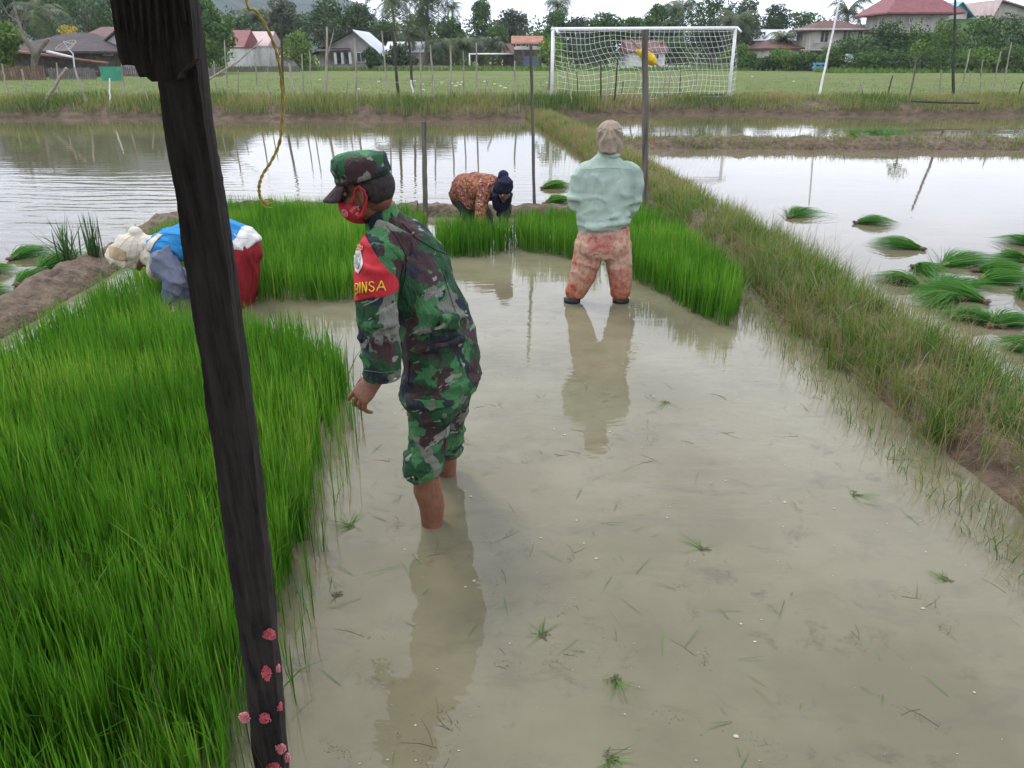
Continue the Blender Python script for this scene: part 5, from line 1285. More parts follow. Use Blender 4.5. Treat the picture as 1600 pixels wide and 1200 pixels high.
# ------------------------------------------------------------------ fence stakes on the far bank
ST = [(3, 100, 10, 138, 3, 0), (33, 108, 42, 145, 3.5, 0), (103, 106, 62, 168, 5, 1), (88, 98, 92, 160, 2.5, 0), (116, 105, 138, 168, 4, 0), (171, 122, 172, 170, 2.6, 1), (190, 98, 194, 160, 3, 0), (220, 128, 238, 170, 2.5, 0), (334, 95, 338, 155, 2, 0), (351, 62, 357, 170, 2.4, 0), (372, 110, 371, 160, 2, 0), (398, 85, 403, 160, 2.6, 0),
      (418, 105, 419, 162, 2, 0), (439, 35, 442, 158, 4, 2), (451, 98, 461, 148, 4, 0), (472, 84, 474, 163, 2.2, 0), (484, 80, 487, 168, 2.2, 0), (511, 42, 508, 168, 4, 0), (543, 125, 544, 165, 2.4, 1), (554, 60, 558, 170, 3.4, 0), (525, 152, 529, 163, 4, 1), (596, 48, 609, 163, 2.6, 0), (613, 50, 625, 160, 4.5, 2), (636, 48, 648, 155, 4, 2), (642, 125, 649, 158, 3.2, 1), (656, 76, 658, 165, 2.4, 0), (672, 70, 679, 165, 3, 0),
      (704, 70, 704, 160, 3.2, 0), (724, 80, 725, 160, 2.4, 0), (744, 66, 745, 162, 2.8, 0), (760, 125, 778, 164, 2.6, 1), (804, 95, 806, 165, 3, 1), (886, 105, 895, 163, 2.2, 0), (901, 112, 905, 160, 1.8, 2), (938, 95, 940, 160, 2.6, 2), (965, 92, 960, 160, 2.8, 2), (952, 115, 946, 162, 2.4, 1), (974, 126, 970, 157, 2, 2), (998, 112, 984, 164, 2.6, 0), (1041, 112, 1034, 158, 2, 0), (1048, 108, 1043, 164, 2.4, 0),
      (1063, 105, 1063, 152, 1.8, 2), (1090, 82, 1089, 146, 2.6, 0), (1313, -6, 1279, 148, 3.4, 1), (1344, 130, 1353, 151, 3.2, 1), (1395, 118, 1386, 150, 2.6, 2), (1471, 110, 1468, 151, 2.8, 1), (1494, -10, 1490, 153, 4.6, 2), (1516, 76, 1504, 130, 2.6, 0), (1536, 92, 1536, 130, 2, 0), (1564, 80, 1548, 150, 2.6, 0), (1581, 66, 1572, 122, 2.6, 0), (1516, 112, 1515, 152, 2, 0), (1598, 128, 1591, 152, 2.6, 2), (1262, 120, 1262, 150, 1.6, 0)]
special = {43: ('leaning_pole', 'tall white leaning pole before the white two storey house', 'pole'), 47: ('utility_pole', 'tall dark straight pole before the big red roofed house', 'pole'), 2: ('fence_stake', 'thick pale branch leaning to the right below the satellite dish', 'stake'),
           13: ('fence_post', 'dark thin upright pole beside the yellow twine', 'pole'), 17: ('fence_stake', 'pale forked trunk pole before the grey gable house, left of its porch', 'stake'), 22: ('leaning_pole', 'dark leaning pole standing under the left coconut palm', 'pole'), 23: ('fence_post', 'black leaning pole with a white lower stick, at the end of the black rope', 'pole')}
marks = [(0, 'left picture edge'), (60, 'brown board fence'), (125, 'satellite dish'), (180, 'green panel'), (260, 'dark near post'), (330, 'big green tree'), (400, 'pink roofed house'), (460, 'grey shed'), (520, 'grey gable house'), (585, 'white roof slope'), (625, 'left coconut palm'), (680, 'right coconut palm'), (735, 'small far goal'), (805, 'rusty two storey hut'), (862, 'left goal post'), (935, 'left half of the goal net'), (1010, 'tall grey post'), (1075, 'right half of the goal net'), (1140, 'right goal post'), (1300, 'white leaning pole'), (1400, 'yellowish sapling'), (1490, 'tall dark pole'), (1600, 'right picture edge')]
words = ['thin bare stake', 'pale whitish stake', 'dark stick']
used = {}
for i, (xt, yt, xb, yb, wd, k) in enumerate(ST):
    Y = at(xb, min(yb, 163), .36).y; Y = min(max(Y, 26.9, bank_y(at(xb, yb, .36).x)+.55), 33 if yb < 155 else 30); a, b = q(xt, yt, Y), q(xb, yb, Y); b.z = .18
    if i in (0, 1): b.z = .3
    n = 9; r = wd*.5*(Y*ct+.4)/F
    side = Vector((random.uniform(-1, 1), 0, 0))*(a-b).length*.008
    pts = [b.lerp(a, j/n)+side*math.sin(PI*j/n*2)+Vector((random.uniform(-1, 1)*r*.35, random.uniform(-1, 1)*r*.3, 0)) for j in range(n+1)]
    mb = MB().tube(pts, [r*(1.15-.35*j/n) for j in range(n+1)], 6)
    if i == 17:
        mb.tube([b.lerp(a, .62), q(519, 60, Y), q(522, 45, Y)], [r*.6, r*.4, r*.3], 6)
    if i in special: nm, lab, cat = special[i]
    else:
        nm, cat = 'fence_stake', 'stake'; mk = min(marks, key=lambda m_: abs(m_[0]-xb))
        d_ = xb-mk[0]; rel = 'left of' if d_ < -5 else 'right of' if d_ > 5 else 'in line with'
        if 'edge' in mk[1]: rel = 'near'
        tilt = 'leaning left' if xt < xb-5 else 'leaning right' if xt > xb+5 else 'upright'
        size = 'tall' if yb-yt > 80 else 'short' if yb-yt < 45 else 'mid height'
        lab = f'{size} {tilt} {words[k]} {rel} the {mk[1]}'
        c_ = used.get(lab, 0); used[lab] = c_+1
        if c_: lab += (', second one', ', third one', ', fourth one')[c_-1]
    tag(mb.build(nm, [M['stick'], M['white'] if i in (43, 24, 5) else M['stick'], M['stick_dark']][k]), lab, cat, 'stakes along the far bank' if nm == 'fence_stake' else None)
tag(MB().tube([q(470, 35, 28.4), q(520, 41, 28.4), q(560, 45, 28.3), q(600, 47.5, 28.3), q(636, 48, 28.3)], .012, 5).build('rope', M['wire']), 'black rope running left from the top of the black leaning pole', 'rope')
tag(MB().tube([q(555, 128, 27.5), q(600, 129, 27.6), q(650, 128, 27.6), q(705, 128, 27.6)], .008, 4).build('fence_twine', M['stick']), 'thin pale twine strung between the stakes before the grey house', 'string')
tag(MB().tube([q(410, 62, 27.3), q(372, 96, 27.2), q(312, 133, 27.1), q(270, 152, 27)], [.012, .025, .03, .03], 6).tube([q(395, 75, 27.3), q(408, 72, 27.3), q(420, 80, 27.3)], [.01, .008, .005], 5).build('fallen_branch', M['stick']), 'long bare branch slanting up to the right of the dark near post', 'branch')
tag(MB().tube([q(1424, 158, 27.4), q(1470, 160, 27.2), q(1530, 161, 27.2)], [.03, .035, .03], 6).build('log', M['stick_dark']), 'thin dark log lying on the bank below the yellowish sapling', 'log')
M['litter'] = mat('pale_litter', (.7, .7, .7), None, 8, .6, 0)
mb = MB()
for (px, py) in [(592, 128), (661, 132), (662, 141), (690, 130), (692, 129), (705, 131), (715, 130), (718, 133), (712, 135), (722, 129), (648, 127), (705, 152), (716, 153), (712, 152), (757, 128), (782, 135), (789, 138), (773, 132), (1010, 140), (560, 140), (500, 125), (855, 130), (1240, 128), (1175, 120), (880, 122), (620, 118)]:
    c = at(px, py, .5); mb.box(c+Vector((0, 0, .03)), (random.uniform(.05, .2), .1, .05), random.random()*3)
tag(mb.build('field_litter', M['litter']), 'white scraps of litter lying on the playing field', 'litter', kind='stuff')

# ------------------------------------------------------------------ houses
def ZX(px, py, Y): return q(px, py, Y)
def windows(t, wins, Y, off=.06, mframe=None):
    for (x0, y0, x1, y1) in wins:
        a, b = q(x0, y1, Y-off), q(x1, y0, Y-off); w_, h_ = b.x-a.x, b.z-a.z; c = (a+b)/2; mb = MB(); f_ = .07
        for dx in (-1, 0, 1): mb.box(c+Vector((dx*(w_/2), 0, 0)), (f_ if dx else f_*.6, .10, h_+f_))
        for dz in (-1, 1): mb.box(c+Vector((0, .003, dz*h_/2)), (w_-f_, .09, f_))
        fr_ = mb.build('window', mframe or M['wall_w'], t); MB().box(c+Vector((0, .02, 0)), (w_-.02, .04, h_-.02)).build('pane', M['glass'], fr_)
def house(label, x0, x1, yb, ye, yr, Y, depth, kind, mw, mr, wins=(), ridge=None, over=.5, cat='house', name='house', zb=.3, doors=(), extra=None):
    """front wall spans photo columns x0..x1 at distance Y; yb/ye/yr base, eave, ridge rows"""
    a, b = q(x0, ye, Y), q(x1, ye, Y); ze = a.z; zr = q(x0, yr, Y+(depth/2 if kind != 'gable' else 0)).z; cx, w_ = (a.x+b.x)/2, b.x-a.x
    t = thing(name, label, cat)
    top = ze
    if kind == 'gable':
        rx = q(ridge, yr, Y).x if ridge else cx
        MB().prism([(a.x, Y, zb), (b.x, Y, zb), (b.x, Y, ze), (rx, Y, zr-.08), (a.x, Y, ze)], (0, depth, 0)).build('wall', mw, t)
        for (xe, sg) in ((a.x-over, -1), (b.x+over, 1)):
            sl_ = (zr-ze)/abs(rx-(a.x if sg < 0 else b.x)); zz = ze-over*sl_
            MB().prism([(rx, Y-over, zr), (xe, Y-over, zz), (xe, Y-over, zz+.10), (rx, Y-over, zr+.10)], (0, depth+2*over, 0)).build('roof', mr[0 if sg < 0 else 1] if isinstance(mr, tuple) else mr, t)
    elif kind == 'ridge':
        MB().box((cx, Y+depth/2, (ze+zb)/2), (w_, depth, ze-zb)).build('wall', mw, t)
        mb = MB(); mb.prism([(a.x-over, Y-over, ze-.1), (a.x-over, Y+depth/2, zr), (a.x-over, Y+depth+over, ze-.1), (a.x-over, Y+depth+over, ze-.2), (a.x-over, Y-over, ze-.2)], (w_+2*over, 0, 0)); mb.build('roof', mr, t)
    elif kind == 'hip':
        MB().box((cx, Y+depth/2, (ze+zb)/2), (w_, depth, ze-zb)).build('wall', mw, t)
        k = min(w_, depth)*.38; X0, X1, Y0, Y1 = a.x-over, b.x+over, Y-over, Y+depth+over
        vs = [(X0, Y0, ze), (X1, Y0, ze), (X1, Y1, ze), (X0, Y1, ze), (X0+k+over, (Y0+Y1)/2, zr), (X1-k-over, (Y0+Y1)/2, zr)]
        vs += [(v[0], v[1], v[2]-.15) for v in vs[:4]]
        mb = MB(); mb.add(vs, [(0, 1, 5, 4), (1, 2, 5), (2, 3, 4, 5), (3, 0, 4), (0, 6, 7, 1), (1, 7, 8, 2), (2, 8, 9, 3), (3, 9, 6, 0), (9, 8, 7, 6)]); mb.build('roof', mr, t)
    windows(t, wins, Y)
    for (dx0, dy0, dx1, dy1) in doors:
        p, r_ = q(dx0, dy1, Y-.05), q(dx1, dy0, Y-.05); MB().box(((p.x+r_.x)/2, Y-.03, (p.z+r_.z)/2), (r_.x-p.x, .08, r_.z-p.z)).build('door', M['glass'], t)
    if extra: extra(t)
    return t
def box_px(name, m, t, x0, y0, x1, y1, Y, d=.2):
    a, b = q(x0, y1, Y), q(x1, y0, Y); return MB().box(((a.x+b.x)/2, Y, (a.z+b.z)/2), (b.x-a.x, d, b.z-a.z)).build(name, m, t)

house('long low house with a dark rusty hipped roof behind the brown fence', 14, 148, 110, 80, 51, 60, 9, 'hip', M['wall_d'], M['roof_dark'], over=.9, extra=lambda t: (MB().prism([q(8, 77, 58.6), q(60, 83, 58.6), q(110, 90, 58.6), q(165, 97, 58.6), q(165, 99, 58.6), q(110, 92.5, 58.6), q(60, 86, 58.6), q(8, 80, 58.6)], (0, .5, 0)).build('eave_sheet', M['roof_rust'], t), MB().prism([q(72, 79, 58.2), q(110, 88, 58.2), q(110, 90, 58.2), q(72, 82, 58.2)], (0, .4, 0)).build('zinc_strip', M['roof_white'], t)))
house('house with a red tiled roof behind the white gable house', 136, 205, 90, 56, 42, 74, 8, 'ridge', M['wall_g'], M['roof_dred'])
house('white gable house with a zinc awning left of the dark near post', 152, 218, 105, 77, 45, 64, 8, 'gable', M['wall_w'], M['wall_d'], ridge=188, over=.4, extra=lambda t: MB().prism([q(130, 87, 61), q(176, 87, 61), q(182, 79, 63.8), q(142, 79, 63.8)], (0, 0, .08)).build('awning', M['roof_white'], t))
house('narrow house with a steep patched pink roof', 352, 380, 100, 72, 47, 88, 6, 'ridge', M['wall_w'], M['roof_pink_d'] if 'roof_pink_d' in M else M['roof_red'], over=.1)
house('narrow white walled house beside the steep pink roof', 384, 418, 102, 70, 49, 92, 6, 'ridge', M['wall_w'], M['roof_pink'], over=.1)
house('small white house behind the light green tree', 420, 470, 105, 84, 68, 96, 5, 'ridge', M['wall_w'], M['roof_dred'], over=.2)
house('little grey shed with a rusty roof at the field edge', 440, 470, 107, 88, 79, 90, 4, 'ridge', M['wall_g'], M['roof_rust'], over=.3, cat='shed', name='shed')
def porch(t):
    for x in (523, 534, 546): box_px('porch_post', M['wall_w'], t, x, 82, x+2.2, 100, 88.4, .2)
    MB().prism([q(492, 82, 88.2), q(548, 79.5, 88.2), q(548, 77, 89.8), q(500, 77, 89.8)], (0, 0, .12)).build('porch_roof', M['roof_dark'], t)
house('grey gable house with one white zinc roof slope and a porch', 498, 590, 109, 80, 48, 90, 9, 'gable', M['wall_g'], (M['roof_dark'], M['roof_white']), [(558, 82, 570, 97)], ridge=553, doors=[(526, 83, 533, 99), (541, 83, 545, 99)], extra=porch, over=.7)
house('house with a wide white zinc roof right of the grey gable house', 604, 662, 108, 79, 65, 97, 7, 'ridge', M['wall_g'], M['roof_white'], over=.3)
house('small house with a rusty roof left of the rusty two storey hut', 786, 804, 104, 83, 68, 97, 5, 'ridge', M['wall_d'], M['roof_dred'], over=.2)
def hut(t):
    box_px('balcony', M['wall_c'], t, 803, 73, 846, 77.5, 89.2, .3)
    for x in (803, 816, 829, 843): box_px('column', M['wall_d'], t, x, 77, x+1.6, 104, 89.1, .2)
    box_px('lower_wall', M['blue_d'], t, 818, 88, 842, 104, 89.5, .1)
M['blue_d'] = mat('faded_blue_wall', (.13, .17, .26), (.10, .12, .18), 3, .8, .2)
house('rusty roofed two storey hut beside the small far goal', 803, 846, 106, 66, 56, 90, 6, 'ridge', M['wall_d'], M['roof_rust'], [(806, 67.5, 822, 72.5), (826, 67.5, 842, 72.5)], extra=hut, over=.3)
house('low white house with a maroon roof seen through the goal net', 985, 1040, 106, 79, 62, 92, 7, 'ridge', M['wall_w'], M['roof_dred'], [(1000, 84, 1012, 94), (1020, 84, 1030, 94)], over=.4)
house('shed with a broad white zinc roof left of the white two storey house', 1180, 1252, 78, 61, 46, 104, 9, 'ridge', M['wall_g'], M['roof_white'], over=.3, zb=.5)
house('low house with a maroon hipped roof below the white zinc roof', 1196, 1250, 108, 75, 61, 90, 7, 'hip', M['wall_w'], M['roof_dred'], over=.5)
def two(t):
    for (x0, x1) in ((1282, 1295), (1317, 1330), (1340, 1347)):
        for s_ in (0, 1):
            xa = x0+(x1-x0)*(.02+s_*.5); xb_ = xa+(x1-x0)*.46; a, b = q(xa, 65, 87.9), q(xb_, 50, 87.9); c = (a.x+b.x)/2; r_ = (b.x-a.x)/2
            poly = [(a.x, 87.9, a.z), (b.x, 87.9, a.z)]+[(c+r_*math.cos(g_), 87.9, b.z+r_*math.sin(g_)) for g_ in np.linspace(0, PI, 8)]
            MB().prism(poly, (0, .08, 0)).build('window', M['glass'], t)
    box_px('balcony', M['wall_g'], t, 1268, 67, 1320, 77, 86.9, .2); box_px('balcony_floor', M['wall_c'], t, 1255, 77, 1322, 79, 87.2, 1.6)
    for x in (1252, 1270, 1318): box_px('column', M['wall_c'], t, x, 79, x+3, 112, 87.0, .25)
    box_px('fascia', M['wall_w'], t, 1243, 44, 1360, 46.5, 87.3, .1)
house('white two storey house with arched windows and a dark red hipped roof', 1270, 1350, 112, 46, 32, 88, 4.6, 'hip', M['wall_c'], M['roof_dred'], extra=two, over=.7)
def hip_rot(label, cx, cy, w_, d_, zb, ze, zr, rz, mw, mr, wins, over=.9):
    t = thing('house', label, 'house', (cx, cy, zb), rz)
    MB().box((0, 0, (ze-zb)/2), (w_, d_, ze-zb)).build('wall', mw, t)
    X, Y_ = w_/2+over, d_/2+over; k = d_*.42; h = ze-zb; hr = zr-zb
    vs = [(-X, -Y_, h), (X, -Y_, h), (X, Y_, h), (-X, Y_, h), (-X+k, 0, hr), (X-k, 0, hr)]; vs += [(v[0], v[1], v[2]-.22) for v in vs[:4]]
    mb = MB(); mb.add(vs, [(0, 1, 5, 4), (1, 2, 5), (2, 3, 4, 5), (3, 0, 4), (0, 6, 7, 1), (1, 7, 8, 2), (2, 8, 9, 3), (3, 9, 6, 0), (9, 8, 7, 6)]); mb.build('roof', mr, t)
    for (u, z0, z1, ww, side) in wins:
        c = Vector((u, -d_/2-.03, (z0+z1)/2)) if side == 'f' else Vector((-w_/2-.03, u, (z0+z1)/2))
        d3 = (ww, .1, z1-z0) if side == 'f' else (.1, ww, z1-z0)
        f_ = MB().box(c, tuple(x+.14 if x > .2 else x-.02 for x in d3)).build('window', M['wall_w'], t); MB().box(c, d3).build('pane', M['glass'], f_)
    return t
def bigside(t):
    a = q(1395, 36, 84); z1 = q(1395, 25, 84).z
    for k in range(4):
        yy = 84.7+k*1.45; f_ = MB().box((a.x-.04, yy, (a.z+z1)/2), (.10, .75, z1-a.z)).build('window', M['wall_w'], t); MB().box((a.x-.07, yy, (a.z+z1)/2), (.08, .6, z1-a.z-.14)).build('pane', M['glass'], f_)
rz = math.radians(-14)
house('big house with a wide bright red hipped roof on the rise at right', 1395, 1484, 70, 20, -22, 84, 6.0, 'hip', M['wall_c'], M['roof_red'], [(1402, 27, 1408, 36), (1420, 27, 1427, 36), (1438, 26, 1444, 32), (1449, 26, 1455, 32), (1468, 27, 1474, 36)], over=1.0, zb=4, extra=bigside)
house('small blue trimmed porch house joined behind the big red roof', 1482, 1512, 60, 19, 4, 90, 5, 'gable', M['wall_w'], M['roof_blue'] if 'roof_blue' in M else M['blue_p'], ridge=1500, over=.6, zb=4)
house('pale gable house with a pink roof at the right picture edge', 1546, 1640, 60, 26, 1, 92, 11, 'gable', M['wall_c'], M['roof_pink'], [(1556, 12, 1562, 17)], ridge=1560, over=.8, zb=4)
o = MB().prism([q(1326, 84, 80), q(1334, 87, 80), q(1341, 93, 80), q(1352, 100, 80), q(1351, 103, 80), q(1337, 101, 80), q(1324, 96, 80)], (0, .7, 0)).build('white_board', M['roof_white']); tag(o, 'crumpled white sheet lying on the hedge below the white house', 'sheet')
t = thing('blue_crate', 'light blue plastic crate stand at the field edge below the white house', 'crate', tuple(q(1283, 108, 82)))
for (x0, y0, x1, y1) in ((1271, 98, 1293, 101), (1270, 104, 1292, 107), (1271, 98, 1274, 110), (1289, 98, 1292, 110), (1280, 101, 1283, 110)):
    a, b = q(x0, y1, 82), q(x1, y0, 82); c = (a+b)/2-t.location; MB().box(c, (b.x-a.x, .5, b.z-a.z)).build('slat', M['blue_p'], t)

# ------------------------------------------------------------------ fences, panel, dish
def fence(label, x0, x1, yt, yb, Y, m, gap=.02, pw=.13, jag=.08, Y1=None, name='board_fence'):
    Y1 = Y1 or Y; a, b = q(x0, yb, Y), q(x1, yb, Y1); ht = q(x0, yt, Y).z-a.z; a.z = b.z = .42; L_ = (b-a).length; d = (b-a).normalized(); ang = math.atan2(d.y, d.x)
    t = thing(name, label, 'fence', tuple(a)); n = int(L_/(pw+gap)); mb = MB()
    for i in range(n):
        h = ht*(1+random.uniform(-jag, jag)); p = d*(i+.5)*(pw+gap); mb.box((p.x, p.y+random.uniform(-.01, .01), h/2-.05), (pw*random.uniform(.75, 1), .025, h+.1), ang)
    mb.build('pickets', m, t); mb = MB()
    for z in (.3, .75): c = d*L_/2; mb.box((c.x, c.y+.04, ht*z), (L_, .04, .07), ang)
    mb.build('rails', m, t); return t
fence('brown board fence at the left picture edge', -40, 76, 103, 127, 51, M['fence_b'])
fence('grey weathered board fence between brown fence and green panel', 78, 155, 105, 125, 52.5, M['fence_w'])
fence('grey board fence behind the dark near post', 194, 352, 104, 121, 60, M['fence_w'])
fence('long grey board fence below the pink roofed house', 352, 470, 103, 113, 78, M['fence_w'], pw=.16)
fence('pale picket fence before the grey gable house', 488, 700, 100, 109.5, 86, M['stick'], pw=.14, gap=.05)
fence('low dark fence behind the small far goal', 704, 800, 101, 109, 90, M['fence_b'], pw=.2)
fence('white low fence seen through the right of the goal net', 950, 1082, 98, 107, 88, M['wall_w'], pw=.3, gap=.1)
o = MB().prism([q(155, 104, 50.5), q(188, 104, 50.5), q(190, 126, 50.5), q(159, 126, 50.5)], (0, .06, 0)).build('green_panel', M['green_p']); tag(o, 'green sheet panel standing left of the dark near post', 'panel')
t = thing('satellite_dish', 'wide mesh satellite dish on a pole before the dark roofed house', 'satellite dish', tuple(q(116, 106, 55)))
c = q(107, 77, 55)-t.location; R3 = Matrix.Rotation(.15, 3, 'Y') @ Matrix.Rotation(1.15, 3, 'X'); mb = MB(); rad = .68
R3 = Matrix.Rotation(-.22, 3, 'Y') @ Matrix.Rotation(.42, 3, 'X')
for k in range(5):
    r_ = rad*(k+1)/5; mb.tube([c+R3 @ Vector((r_*math.cos(a), r_*math.sin(a), .28*(r_/rad)**2)) for a in np.linspace(0, 2*PI, 25)], .006 if k < 4 else .014, 5, cap=False)
for k in range(16):
    a = 2*PI*k/16; mb.tube([c+R3 @ Vector((r_*math.cos(a), r_*math.sin(a), .28*(r_/rad)**2)) for r_ in np.linspace(.05, rad, 5)], .005, 4, cap=False)
mb.build('dish', M['wall_c'], t)
MB().tube([Vector((0, 0, -.2)), q(114, 84, 55)-t.location, c], .05, 8).build('pole', M['roof_white'], t)
MB().tube([c, c+R3 @ Vector((0, 0, .55))], .015, 5).tube([c+R3 @ Vector((rad*.8, 0, .2)), c+R3 @ Vector((0, 0, .55))], .012, 5).build('feed_arm', M['roof_white'], t)

# ------------------------------------------------------------------ trees
def crown_mesh(name, blobs, size, n_, seed, flat=.7):
    r = np.random.default_rng(seed); V = []; T = []
    tot = sum(b[1][0]*b[1][2] for b in blobs)
    for c, rr in blobs:
        k = max(10, int(n_*rr[0]*rr[2]/tot)); d = r.normal(0, 1, (k, 3)); d /= np.linalg.norm(d, axis=1)[:, None]
        rad = r.uniform(.55, 1.08, k)[:, None]**.6; p = np.array(c)+d*np.array(rr)*rad
        nrm = d*.6+r.normal(0, .6, (k, 3)); nrm /= np.linalg.norm(nrm, axis=1)[:, None]
        u = np.cross(nrm, r.normal(0, 1, (k, 3))); u /= np.linalg.norm(u, axis=1)[:, None]; v_ = np.cross(nrm, u)
        s_ = (size*r.uniform(.5, 1.25, k))[:, None]
        q4 = np.stack([p-u*s_*.5, p-v_*s_*.28+nrm*s_*.08, p+u*s_*.5, p+v_*s_*.28+nrm*s_*.08], 1)
        V.append(q4.reshape(-1, 3)); bt = r.uniform(-.22, .22); T.append(np.repeat(np.clip(r.normal(.45+bt, .2, k), 0, 1), 4))
    V = np.concatenate(V); me = mesh_from(name, V, np.arange(len(V)).reshape(-1, 4)); a = me.attributes.new('tint', 'FLOAT', 'POINT'); a.data.foreach_set('value', np.concatenate(T).astype(np.float32)); return me
def tree(label, px, py_top, wpx, Y, m='foliage', base_h=.28, n_=3200, leaf=.34, shape=1.0, group=None, name='tree', trunk=True, zg=.45, hole=.0, blobs=None, cat='tree'):
    top = q(px, py_top, Y).z; x = q(px, 60, Y).x; W = wpx*(Y*ct)/F/2*1.38; Hh = top-zg
    t = thing(name, label, cat, (x, Y, zg), 0, group); rnd = random.Random(px*7+int(Y)); B_ = []
    z0 = Hh*base_h; ch = Hh-z0
    nb = blobs or 15
    for i in range(nb):
        f_ = rnd.random(); z = z0+ch*(.12+.80*f_); env = math.sin(PI*min(1, max(.05, (f_*.85+.12))))**.6*shape if shape <= 1 else (1-f_*.75)
        a = rnd.uniform(0, 2*PI); r_ = W*env*rnd.uniform(.25, .78); rb = W*rnd.uniform(.26, .44)
        B_.append(((r_*math.cos(a), r_*math.sin(a)*.8, z), (rb, rb, min(rb*.75, ch*.3))))
    B_.append(((0, 0, z0+ch*.55), (W*.5, W*.5, ch*.36))); B_.append(((rnd.uniform(-.2, .2)*W, 0, Hh-ch*.14), (W*.34, W*.34, ch*.14)))
    link('crown', crown_mesh('crown', B_, leaf, n_, px+3), M[m], t)
    if trunk:
        mb = MB(); r0 = max(.09 if Y > 45 else .02, W*.07 if Y > 45 else W*.05); mb.tube([(0, 0, -.3), (rnd.uniform(-.1, .1)*W, 0, z0*.6), (rnd.uniform(-.1, .1)*W, 0, z0+ch*.2), (0, 0, z0+ch*.6)], [r0*1.3, r0, r0*.75, r0*.3], 8)
        for c, rr in B_[:7]: mb.tube([(0, 0, z0*.9+rnd.random()*ch*.2), (c[0]*.55, c[1]*.55, z0*.5+c[2]*.5+ch*.03), c], [r0*.5, r0*.33, r0*.12], 6)
        mb.build('trunk', M['bark'], t)
    return t
TR = [('tall dark tree mass behind the left dark roof, leftmost', 8, -62, 95, 92, 'foliage_dark'), ('tall dark tree behind the satellite dish', 78, -48, 95, 98, 'foliage_dark'), ('tall dense tree behind the red tiled roof', 140, -55, 90, 96, 'foliage'), ('tall dense tree hidden mostly by the dark near post', 212, -35, 90, 100, 'foliage_dark'),
      ('big leafy green tree right of the dark near post', 322, 3, 74, 72, 'foliage'), ('lower bushy tree beneath the big leafy green tree', 312, 66, 70, 70, 'foliage_light'), ('mid green tree behind the yellow twine', 408, 14, 70, 112, 'foliage'), ('slender grey green tree left of the big dark tree', 446, -2, 48, 104, 'foliage_grey'),
      ('low round bright tree before the small white house', 462, 52, 58, 84, 'foliage_light'), ('big dark tree towering over the grey gable house', 515, -2, 82, 101, 'foliage_dark'), ('dark tree behind the ridge of the grey gable house', 567, 12, 62, 104, 'foliage_dark'), ('tree behind the white zinc roof slope', 600, 36, 50, 112, 'foliage'),
      ('tree right of the left coconut palm, behind the zinc roof', 652, 30, 56, 110, 'foliage'), ('dark bush tree before the wide white zinc roof', 626, 68, 44, 87, 'foliage_dark'), ('round tree beneath the palm top, right of both coconut palms', 704, 27, 44, 108, 'foliage'), ('tall pointed tree behind the small far goal', 754, 1, 44, 110, 'foliage'),
      ('tall thin crowned grey green tree behind the rusty hut', 802, 13, 52, 112, 'foliage_grey'), ('tree between pointed tree and grey crowned tree', 780, 45, 46, 104, 'foliage'), ('mid green tree with a palm behind the left goal post', 868, 16, 50, 108, 'foliage'), ('low tree behind the left part of the goal net', 905, 30, 52, 106, 'foliage_grey'),
      ('wide green tree behind the middle of the goal net', 950, 22, 62, 104, 'foliage'), ('green tree left of the tall grey post top', 990, 28, 46, 106, 'foliage'), ('cone shaped tree right of the tall grey post top', 1022, 6, 46, 102, 'foliage'), ('dark tree filling the gap under the cone shaped tree', 1050, 36, 56, 98, 'foliage_dark'),
      ('big dark green tree behind the right goal post', 1112, -6, 88, 100, 'foliage_dark'), ('loose crowned tree right of the right goal post', 1162, -4, 56, 106, 'foliage_grey'), ('leafy tree above the white zinc shed roof, left', 1208, 4, 52, 112, 'foliage_dark'), ('leafy tree above the white zinc shed roof, right', 1258, 16, 60, 110, 'foliage'),
      ('light green tree at the left picture edge', 2, 38, 60, 54, 'foliage_light'), ('dark round tree in the middle distance beside the pale picket fence', 580, 74, 24, 84, 'foliage_dark'),
      ('bushy tree behind the net right of the tall grey post', 1052, 62, 60, 95, 'foliage'), ('bushy tree behind the left half of the net', 930, 62, 74, 97, 'foliage_dark'), ('round bush tree beside the right goal post base', 1158, 74, 50, 88, 'foliage_light'),
      ('dense tree behind the small white house', 432, 32, 60, 108, 'foliage_grey'), ('dark tree behind the steep pink roof', 366, 30, 44, 110, 'foliage_dark'), ('bush tree between the right coconut palm and small goal', 690, 66, 60, 100, 'foliage'), ('bush tree behind the small far goal', 748, 60, 60, 102, 'foliage_grey'),
      ('green tree tucked behind the rusty two storey hut', 846, 50, 40, 100, 'foliage')]
for i, (lab, px, pt_, wp, Y, m_) in enumerate(TR):
    low = pt_ > 44
    tree(lab, px, pt_, wp, Y, m_, base_h=.12 if low else .25, n_=2200 if low else 3800, leaf=.30 if low else .38, blobs=12 if low else 18, shape=1.6 if 'cone' in lab or 'pointed' in lab else 1.0, group='trees beyond the playing field')
tree('yellow leaved small tree behind the satellite dish', 112, 41, 40, 66, 'foliage_yellow', .62, 500, .24, group=None, blobs=8)
tree('thin sapling with sparse yellow green leaves left of the left goal post', 858, 58, 60, 36, 'foliage_light', .52, 750, .14, blobs=14)
tree('yellowish sapling with bare pale stem before the right hedge', 1438, 66, 38, 29.5, 'foliage_light', .72, 150, .12, blobs=6)
